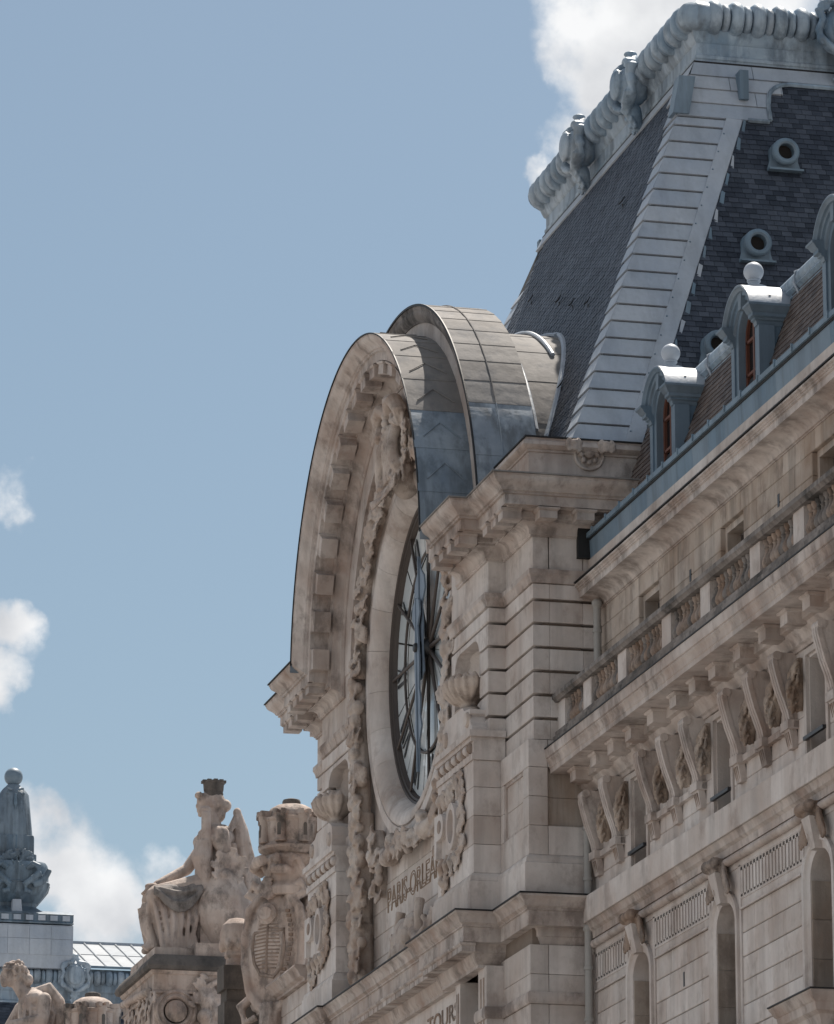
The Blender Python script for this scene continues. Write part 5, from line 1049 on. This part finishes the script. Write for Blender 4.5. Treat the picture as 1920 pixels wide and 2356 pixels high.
# pedestal of the seated statue
t = thing('statue_pedestal', 'weathered stone pedestal with blackened top slab under the seated statue', 'pedestal', (-23.3, .1, 16))
xa, xb, ya, yb = -25.4, -21.2, -.78, 1.15
pp = [(xa, yb), (xa, ya), (xb, ya), (xb, yb)]
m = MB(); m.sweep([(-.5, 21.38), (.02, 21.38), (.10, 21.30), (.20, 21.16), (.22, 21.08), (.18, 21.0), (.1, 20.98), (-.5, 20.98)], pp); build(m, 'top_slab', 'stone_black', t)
m = MB(); m.sweep([(-.5, 20.98), (.10, 20.98), (.06, 20.9), (.02, 20.88), (.02, 20.50), (.06, 20.47), (.06, 20.42), (.0, 20.40), (.0, 16), (-.5, 16)], pp); m.box(xa + .3, xb - .3, ya + .3, yb, 16, 21.3); build(m, 'body', 'stone_statue', t)
m = MB(); m.lathe([(.02, .0), (.30, .0), (.33, .08), (.38, .10), (.44, .06), (.47, .10), (.52, .08), (.54, 0)], (xb + .01, -.25, 19.98), 30, 'X'); m.lathe([(.02, .12), (.2, .1), (.28, .04)], (xb + .01, -.25, 19.98), 20, 'X'); build(m, 'roundel', 'stone_statue', t)
m = MB()
for k in range(4): m.tube([(xb + .05, .35 + .1 * k, 20.55), (xb + .18, .45 + .1 * k, 20.3), (xb + .1, .4 + .12 * k, 19.9)], [.08, .1, .06], 7)
m.ell((xb + .1, .55, 20.2), (.22, .22, .26)); m.ell((xb + .15, .45, 19.85), (.25, .2, .2)); m.ell((xb + .15, .8, 19.95), (.2, .26, .22)); m.ell((xb + .1, .6, 19.5), (.25, .34, .3)); m.tube([(xb + .05, .45, 20.6), (xb + .1, .8, 20.75), (xb + .1, 1.1, 20.4)], [.06, .1, .1], 8)
for k in range(14): leaf(m, (xb + .1, random.uniform(.25, 1.0), random.uniform(19.2, 20.6)), (0, random.uniform(-1, 1), random.uniform(-1, .5)), .35, .18, (1, 0, 0))
place(sculpt(m, 'relief', .026, 1), 'relief', 'stone_statue', t)
m = MB()
for k in range(8): leaf(m, (xa + 1 + .5 * k, ya - .05, 20.4 - .1 * (k % 3)), (random.uniform(-1, 1), 0, -.8), .5, .25)
m.tube([(xa + .3, ya - .1, 20.7), (xb - .3, ya - .1, 20.5)], .1, 7); place(sculpt(m, 'front_relief', .04, 1), 'front_relief', 'stone_statue', t)

# seated statue facing the river (left in the picture)
t = thing('seated_statue', 'large seated stone woman in turreted crown gripping a staff, facing left', 'statue', (-22.6, .2, 21.38), 'statues along the hall front')
XS = -22.6; dY = .11; dZ = .11
def P(y, z, dx=0): return (XS + dx, y + dY, z + dZ)
m = MB()
def cap(a, ra, b_, rb, n=10):
    A, B = Vector(a), Vector(b_); m.tube([A.lerp(B, k / 4) for k in range(5)], [ra + (rb - ra) * k / 4 for k in range(5)], n); m.ell(A, (ra, ra, ra), None, 8, 6); m.ell(B, (rb, rb, rb), None, 8, 6)
cap(P(.85, 23.35), .52, P(.80, 24.0), .45); cap(P(.80, 24.0), .45, P(.82, 24.42), .46); m.ell(P(1.0, 24.45), (.62, .35, .40), None, 12, 8)
m.ell(P(.82, 24.60), (.60, .30, .24), None, 12, 8); m.ell(P(.48, 24.42, .18), (.2, .16, .18)); m.ell(P(.48, 24.42, -.18), (.2, .16, .18))
cap(P(.84, 24.75), .20, P(.76, 25.1), .155)
m.ell(P(.68, 25.38), (.23, .27, .32), None, 12, 9); m.ell(P(.52, 25.22), (.16, .13, .18)); m.ell(P(.395, 25.30), (.045, .06, .07)); m.ell(P(.43, 25.42), (.15, .06, .05)); m.ell(P(.42, 25.18), (.08, .05, .04)); m.ell(P(.47, 25.08), (.09, .07, .06))
m.ell(P(.82, 25.46), (.28, .27, .26)); m.ell(P(1.08, 25.34), (.19, .19, .17)); m.ell(P(.98, 25.12), (.16, .14, .2)); m.ell(P(.42, 25.58), (.2, .1, .09)); m.ell(P(.75, 25.32, .24), (.05, .07, .1))
cap(P(.80, 24.58, -.55), .18, P(.25, 23.78, -.6), .15); cap(P(.25, 23.78, -.6), .15, P(-.55, 23.33, -.35), .10); m.ell(P(-.68, 23.26, -.3), (.13, .2, .09))
for k in range(4): cap(P(-.74, 23.25, -.38 + .06 * k), .04, P(-.92, 23.08, -.4 + .06 * k), .035, 6)
cap(P(.92, 24.52, .55), .19, P(1.0, 24.05, .62), .17); cap(P(1.0, 24.05, .62), .17, P(.66, 24.42, .50), .11); m.ell(P(.58, 24.52, .45), (.11, .12, .15))
for k in range(4): cap(P(.56 - .02 * k, 24.64 - .07 * k, .52), .04, P(.42, 24.60 - .07 * k, .44), .035, 6)
cap(P(.60, 24.66, .42), .045, P(.47, 24.70, .36), .035, 6)
for sg in (-1, 1): cap(P(.65, 23.2, sg * .30), .40, P(-.62, 22.92, sg * .28), .30); cap(P(-.66, 22.9, sg * .28), .29, P(-.42, 21.8, sg * .25), .22); cap(P(-.42, 21.72, sg * .25), .14, P(-.85, 21.62, sg * .28), .09)
m.ell(P(-.05, 22.3), (.52, .62, .72), None, 14, 10); m.ell(P(.55, 22.4), (.6, .5, .9), None, 14, 10)
# skirt folds
for k in range(9):
    y0 = -.78 + .14 * k; c_ = .06 * math.sin(k * 2.1)
    m.tube([P(y0, 22.78, .50), P(y0 * .95 + .03 + c_, 22.35, .62), P(y0 * .8 + c_, 21.95, .60), P(y0 * .75 + .05, 21.55, .58)], [.05, .06 + .02 * (k % 2), .06, .08], 7)
for k in range(5): m.tube([P(-.85, 22.75 - .1 * k, .3), P(-.35, 22.60 - .16 * k, .56), P(.3, 22.80 - .12 * k, .52)], .05, 7)
for k in range(6): m.tube([P(-.98 + .02 * k, 22.7, -.3 + .12 * k), P(-.86, 22.2, -.34 + .13 * k), P(-.70, 21.6, -.4 + .15 * k)], [.07, .09, .1], 7)
m.tube([P(-.92, 22.75, .1), P(-1.0, 22.4, .15), P(-.95, 22.05, .2), P(-.80, 21.8, .25), P(-.95, 21.58, .25)], [.09, .1, .09, .09, .12], 8)
# tunic folds on the torso
for k in range(6): m.tube([P(.42 + .05 * k, 24.6, .34), P(.40 + .1 * k, 24.1, .42), P(.45 + .12 * k, 23.55, .46)], .05, 6)
m.tube([P(.35, 24.28, -.1), P(.5, 24.22, .36), P(1.0, 24.28, .40)], .05, 6)
body = place(sculpt(m, 'body', .028, 1), 'body', 'stone_statue', t)
m = MB()
for (pts, rr) in (([(1.38, 25.10, .25), (1.45, 24.7, .22), (1.52, 24.2, .2), (1.68, 23.5, .2), (1.80, 22.9, .2), (1.75, 22.2, .2)], [.10, .2, .26, .3, .32, .34]), ([(1.36, 25.06, .3), (1.15, 24.65, .42), (.92, 24.5, .5)], [.09, .09, .08]), ([(1.2, 24.5, .0), (1.25, 23.8, .0), (1.4, 23.0, 0)], [.3, .42, .5]), ([(1.2, 24.3, .45), (1.3, 23.6, .5), (1.42, 22.9, .5), (1.5, 22.2, .45)], [.1, .12, .12, .14]), ([(1.45, 24.2, .4), (1.58, 23.4, .42), (1.7, 22.6, .4)], [.08, .1, .1])):
    m.tube([P(*q) for q in pts], rr, 10)
m.ell(P(1.36, 25.12, .25), (.13, .11, .14)); m.box(XS - .7, XS + .55, .5, 1.95, 21.5, 22.6); m.box(XS - .7, XS + .4, 1.3, 1.95, 22.4, 23.3)
place(sculpt(m, 'cloak', .03, 1), 'cloak', 'stone_statue', t)
m = MB()                                                               # dark weathered cloth over the lap
m.ell(P(-.25, 23.06, .10), (.55, .62, .22), None, 16, 8); m.ell(P(.2, 23.12, .1), (.58, .45, .24), None, 14, 8)
for k in range(7):
    pts = []
    for j_ in range(9):
        u = j_ / 8; y = .42 - 1.22 * u; sag = (.05 + .075 * k) * math.sin(math.pi * min(1, u * 1.08)) ; pts.append(P(y, 23.16 - .10 * u - sag - .02 * k, .60 + .05 * math.sin(k * 1.9) + .02 * k))
    m.tube(pts, [.055 + .012 * math.sin(j_ * 1.1 + k) for j_ in range(9)], 7)
place(sculpt(m, 'lap_cloth', .028, 0), 'lap_cloth', 'stone_rail', t)
m = MB(); m.lathe([(.2, 21.6), (.3, 21.66), (.26, 21.8), (.36, 22.0), (.52, 22.3), (.58, 22.65), (.54, 23.0), (.42, 23.35), (.34, 23.6)], (XS + .45, 1.12, 0), 22, 'Z', 1.28)
m.ell(P(1.06, 23.68, .55), (.26, .30, .27)); m.ell(P(.98, 23.45, .75), (.16, .17, .14)); m.prism([P(.74, 23.86, .45), P(1.05, 24.02, .45), P(1.38, 23.80, .45), P(1.3, 23.72, .45), P(.8, 23.75, .45)], (.35, 0, 0))
for k in range(9): a = k * .7; leaf(m, P(1.06 + .22 * math.cos(a), 23.65 + .22 * math.sin(a), .72), (.2, math.cos(a), math.sin(a) - .5), .3, .14, (1, 0, 0))
place(sculpt(m, 'throne_arm', .028, 1), 'throne_arm', 'stone_statue', t)
m = MB(); m.tube([P(.55, 23.25, .46), P(.54, 24.0, .50), P(.53, 24.6, .50), P(.52, 25.05, .48)], [.2, .16, .13, .12], 12); m.ell(P(.52, 25.13, .42), (.15, .16, .10)); m.ell(P(.43, 25.08, .42), (.08, .08, .07)); m.tube([P(.50, 24.3, .45), P(.42, 23.9, .5), P(.52, 23.4, .5), P(.42, 22.9, .55)], [.22, .27, .2, .12], 10)
place(sculpt(m, 'staff', .026, 1), 'staff', 'stone_statue', t)
m = MB(); c_ = P(.80, 25.60); m.lathe([(.24, -.06), (.25, .02), (.235, .08), (.25, .10), (.265, .28), (.285, .30), (.285, .345), (.24, .345), (.23, .29), (.02, .26)], c_, 20)
for k in range(10): a = R(36 * k); m.box(c_[0] + .262 * math.cos(a) - .05, c_[0] + .262 * math.cos(a) + .05, c_[1] + .262 * math.sin(a) - .05, c_[1] + .262 * math.sin(a) + .05, c_[2] + .30, c_[2] + .365)
build(m, 'turreted_crown', 'stone_black', t)
m = MB(); m.box(xa + .5, xb - .35, -.72, 1.5, 21.36, 21.62); m.box(xa + .9, xb - .1, .25, 1.6, 21.37, 21.72); build(m, 'plinth', 'stone_statue', t, smooth=0)

# leaning statue with the leaf wreath, bottom left
t = thing('wreathed_statue', 'stone woman with leaf wreath in her hair, head bowed, at bottom left', 'statue', (-40, -.8, 19), 'statues along the hall front')
XS = -40; dY = 0; dZ = 0; m = MB()
m.ell(P(-1.42, 23.84), (.25, .28, .35), None, 12, 9); m.ell(P(-1.62, 23.66), (.15, .12, .17)); m.ell(P(-1.72, 23.78), (.05, .06, .08)); m.ell(P(-1.62, 23.56), (.1, .1, .08)); m.ell(P(-1.67, 23.9), (.15, .06, .06)); m.ell(P(-1.28, 23.92), (.3, .28, .28)); m.ell(P(-.98, 23.72), (.18, .2, .2)); m.ell(P(-1.3, 23.75, .25), (.05, .07, .1))
cap(P(-1.30, 23.65), .17, P(-1.02, 23.25), .2); m.ell(P(-.75, 23.15), (.6, .38, .3), None, 12, 8); cap(P(-.8, 23.1), .42, P(-.72, 22.0), .5); cap(P(-.72, 22.0), .5, P(-.6, 20.5), .7)
cap(P(-.55, 23.1, .55), .2, P(-.62, 22.45, .7), .19); cap(P(-.62, 22.5, .7), .18, P(-1.5, 22.35, .55), .12); cap(P(-1.05, 23.0, -.5), .18, P(-1.45, 22.3, -.55), .15)
for k in range(6): m.tube([P(-1.05 + .12 * k, 23.25, .35), P(-1.1 + .17 * k, 22.7, .5), P(-1.15 + .16 * k, 22.0, .5)], .055, 7)
for k in range(4): m.tube([P(-1.15, 22.95 - .14 * k, .3), P(-.8, 22.85 - .16 * k, .52), P(-.35, 23.0 - .2 * k, .5)], .05, 7)
m.tube([P(-.75, 23.4, .1), P(-.4, 23.5, .2), P(-.12, 23.1, .25), P(.0, 22.5, .3), P(.05, 21.5, .3)], [.1, .17, .2, .22, .25], 10); m.ell(P(-.3, 22.5), (.5, .4, .8))
place(sculpt(m, 'body', .03, 1), 'body', 'stone_statue', t)
m = MB(); rr = random.Random(9)
for k in range(46):
    a = rr.uniform(0, 6.28); b_ = rr.uniform(-.2, 1.2); d = Vector((math.cos(a) * math.cos(b_), math.sin(a) * math.cos(b_), math.sin(b_))); c_ = Vector(P(-1.3, 23.92)) + Vector((d.x * .29, d.y * .28, d.z * .27)); leaf(m, c_, d * .25 + Vector((rr.uniform(-.8, .8), rr.uniform(-.8, .8), rr.uniform(-.3, .5))), .13, .12, d)
place(sculpt(m, 'leaf_wreath', .02, 0), 'leaf_wreath', 'stone_statue', t, kind='stuff')
m = MB(); m.box(-41.2, -38.4, -1.4, 1.2, 16, 20.8); build(m, 'seat_block', 'stone_statue', t, smooth=0)

# ================================================================== FAR PAVILION
FP = thing('far_pavilion', 'distant pavilion with pale zinc roof, gadrooned ridge roll and tall ball-topped obelisk', 'building', (-88, 8, 0))
m = MB(); m.box(-104, -85.3, -2, 22, 0, 26.5); build(m, 'wall', 'stone', FP, smooth=0)
m = MB(); m.rings([[(-106, -3, 26), (-83.6, -3, 26), (-83.6, 23, 26), (-106, 23, 26)], [(-105, -1, 30.4), (-85.2, -1, 30.4), (-85.2, 21, 30.4), (-105, 21, 30.4)]]); build(m, 'slate_slope', 'slate', FP, smooth=0)
rest = MB(); Nf = Vector((4.4, 0, 1.6)).normalized(); Vf = Vector((-1.6, 0, 4.4)).normalized()
for i in range(22):
    s_ = 2.2 + .12 * i; y = -1.5 + .14 * (i % 2)
    while y < 14:
        Pq = Vector((-83.6, y, 26)) + Vf * s_; rest.add([Pq + Vector((0, a, 0)) + Nf * h + Vf * t_ for a, h, t_ in ((-.135, .035, 0), (.135, .035, 0), (.135, .01, .15), (-.135, .01, .15), (-.135, .005, 0), (.135, .005, 0))], [(0, 1, 2, 3), (0, 4, 5, 1)]); y += .28
build(rest, 'slating', 'slate', FP, smooth=0, kind='stuff')
tp = [(-85.2, -1.2), (-85.2, 21)]
m = MB(); m.sweep([(-.6, 30.3), (.08, 30.3), (.08, 30.38), (.02, 30.42), (.02, 30.75), (.06, 30.78), (.1, 30.82), (.12, 31.1), (0, 31.7), (-.6, 31.7)], tp); build(m, 'top_moulding', 'zinc_cast', FP)
k = 0; y = -1.0
while y < 15:
    w_ = .27 if k % 2 == 0 else .175
    place(g1 if k % 2 == 0 else g2, 'roll_segment', 'zinc_cast', FP, T(-85.1, y + w_ / 2, 31.34) @ Matrix.Rotation(R(90), 4, 'Z') @ (Matrix.Diagonal((1, .96, .96, 1)) if k % 2 == 0 else Matrix.Diagonal((1, .84, .84, 1)))); y += w_ + .008; k += 1
m = MB(); m.tube([(-84.95, -1, 31.76), (-84.95, 21, 31.76)], .05, 7); build(m, 'eave_bead', 'zinc_blue', FP)
for j in range(22):
    y = -2 + .62 * j
    for i in range(2):
        m = MB(); xs = (-85.0, -87.6, -90.2); x0, x1 = xs[i], xs[i + 1] + .04; z0, z1 = 31.78 + (-85.0 - x0) * .34, 31.78 + (-85.0 - x1) * .34
        m.add([(x0, y + .01, z0 + .02), (x0, y + .61, z0 + .02), (x1, y + .61, z1), (x1, y + .01, z1), (x0, y + .01, z0 - .05), (x0, y + .61, z0 - .05)], [(0, 1, 2, 3), (0, 4, 5, 1)]); build(m, 'zinc_sheet', 'zinc_far', FP, smooth=0)
    m = MB(); m.tube([(-84.98, y, 31.80), (-90.2, y, 31.80 + 5.22 * .34)], .035, 6); build(m, 'standing_seam', 'zinc_far', FP)
m = MB(); m.box(-90.4, -90.1, -2, 14, 33.35, 33.62); build(m, 'ridge_cap', 'zinc', FP, smooth=0)
place(cm, 'roof_cartouche', 'zinc_cast', FP, T(-84.75, 7.92, 31.32) @ Matrix.Rotation(R(90), 4, 'Z') @ Matrix.Diagonal((.85, .85, .80, 1)))
# obelisk finial on its base
XO, YO = -86.8, 5.72
m = MB(); m.box(XO - 2.1, XO + 2.1, YO - 2.1, YO + 2.1, 31.6, 33.25); ob = build(m, 'finial_base', 'zinc', FP, smooth=0)
for j in range(5):
    for i in range(1): m = MB(); m.box(XO + 2.1, XO + 2.125, YO - 2.08 + .835 * j, YO - 1.26 + .835 * j, 32.72, 33.2); sub(m, 'base_sheet', 'zinc', ob, smooth=0); m = MB(); m.box(XO + 2.1, XO + 2.125, YO - 2.08 + .835 * j, YO - 1.26 + .835 * j, 32.1, 32.70); sub(m, 'base_sheet', 'zinc', ob, smooth=0)
m = MB(); pq = [(XO - 2.1, YO + 2.1), (XO - 2.1, YO - 2.1), (XO + 2.1, YO - 2.1), (XO + 2.1, YO + 2.1)]; m.sweep([(-1.2, 33.3), (.05, 33.3), (.08, 33.34), (.02, 33.4), (.02, 33.62), (.06, 33.66), (-.1, 33.72), (-.7, 33.9), (-1.2, 33.9)], pq); build(m, 'base_moulding', 'zinc_dark', FP)
for j in range(9): m = MB(); m.box(0, .08, -.14, .14, 0, .2); build(m, 'base_tile', 'zinc', FP, T(XO + 2.1, YO - 1.95 + .47 * j, 33.41), 0)
def scal(prof, n, amp, sq):
    m = MB(); rg = []
    for r, z in prof:
        q = []
        for k in range(64):
            a = 2 * math.pi * k / 64; e = (abs(math.cos(a)) ** sq + abs(math.sin(a)) ** sq) ** (-1 / sq); rr_ = r * e * (1 + amp * abs(math.sin(n * a / 2)))
            q.append((XO + rr_ * math.cos(a), YO + rr_ * math.sin(a), z))
        rg.append(q)
    m.rings(rg); return m
build(scal([(1.5, 33.85), (1.2, 33.95), (1.05, 34.05), (.92, 34.15), (.95, 34.3)], 4, 0, 5), 'foot', 'zinc_dark', FP)
build(scal([(.95, 34.28), (1.12, 34.5), (1.30, 34.75), (1.36, 35.0)], 24, .05, 4), 'gadrooned_bowl', 'zinc_dark', FP)
build(scal([(1.38, 35.0), (1.42, 35.05), (1.36, 35.12), (1.36, 35.6), (1.32, 35.75), (1.26, 35.85), (.9, 35.9)], 24, .0, 4), 'drum', 'zinc_dark', FP)
build(scal([(.88, 35.85), (.88, 36.2), (.82, 36.22)], 4, 0, 6), 'block', 'zinc_dark', FP)
build(scal([(.80, 36.2), (.82, 36.24), (.82, 36.9), (.79, 36.95)], 24, -.07, 6), 'fluted_band', 'zinc_dark', FP)
build(scal([(.72, 36.93), (.56, 38.6), (.50, 38.7), (.40, 38.85), (.3, 38.95), (.24, 39.02)], 8, .06, 3), 'obelisk', 'zinc_dark', FP)
m = MB(); m.lathe([(.18, 38.98), (.24, 39.02)] + [(.36 * math.sin(a), 39.36 - .36 * math.cos(a)) for a in [.55 + (math.pi - .58) * k / 12 for k in range(13)]], (XO, YO, 0), 24); build(m, 'ball', 'zinc_dark', FP)
m = MB()
for sg in (-1, 1):
    m.tube([(XO + 1.3, YO + sg * .42, 35.55), (XO + 1.52, YO + sg * .62, 35.7), (XO + 1.52, YO + sg * .82, 35.6), (XO + 1.54, YO + sg * .84, 35.35), (XO + 1.52, YO + sg * .5, 35.05), (XO + 1.5, YO + sg * .3, 34.9), (XO + 1.5, YO + sg * .34, 34.65), (XO + 1.5, YO + sg * .55, 34.6)], [.12, .13, .14, .14, .13, .13, .12, .11], 9)
    m.tube([(XO + 1.5, YO + sg * .6, 34.9), (XO + 1.45, YO + sg * 1.0, 35.05), (XO + 1.5, YO + sg * 1.25, 35.5)], [.14, .16, .1], 9)
    for k in range(3): m.ell((XO + .95, YO + sg * .3 * k, 36.15 - .12 * k), (.13, .16, .14))
for k in range(8): a = R(45 * k); m.tube([(XO + 1.3, YO, 35.65), (XO + 1.36, YO + .32 * math.cos(a), 35.65 + .36 * math.sin(a))], [.07, .02], 6)
for k in range(16): leaf(m, (XO + .95, YO + random.uniform(-.6, .6), random.uniform(35.75, 36.1)), (.2, random.uniform(-1, 1), random.uniform(-.3, 1)), .35, .16, (1, 0, 0))
for sg in (-1, 1): m.tube([(XO + .55, YO + sg * .12, 38.75), (XO + .6, YO + sg * .3, 38.8), (XO + .58, YO + sg * .34, 38.6), (XO + .56, YO + sg * .2, 38.6)], .06, 7)
m.tube([(XO + .6, YO, 38.6), (XO + .64, YO, 38.2), (XO + .66, YO, 37.95)], [.05, .08, .02], 7)
place(sculpt(m, 'finial_ornament', .03, 1), 'finial_ornament', 'zinc_dark', FP, kind='stuff')
m = MB(); m.prism([(XO + 1.3, YO - .2, 33.75), (XO + 1.3, YO + .2, 33.75), (XO + 1.2, YO + .16, 34.3), (XO + 1.2, YO - .16, 34.3)], (.35, 0, 0)); build(m, 'foot_block', 'zinc', FP, smooth=0)
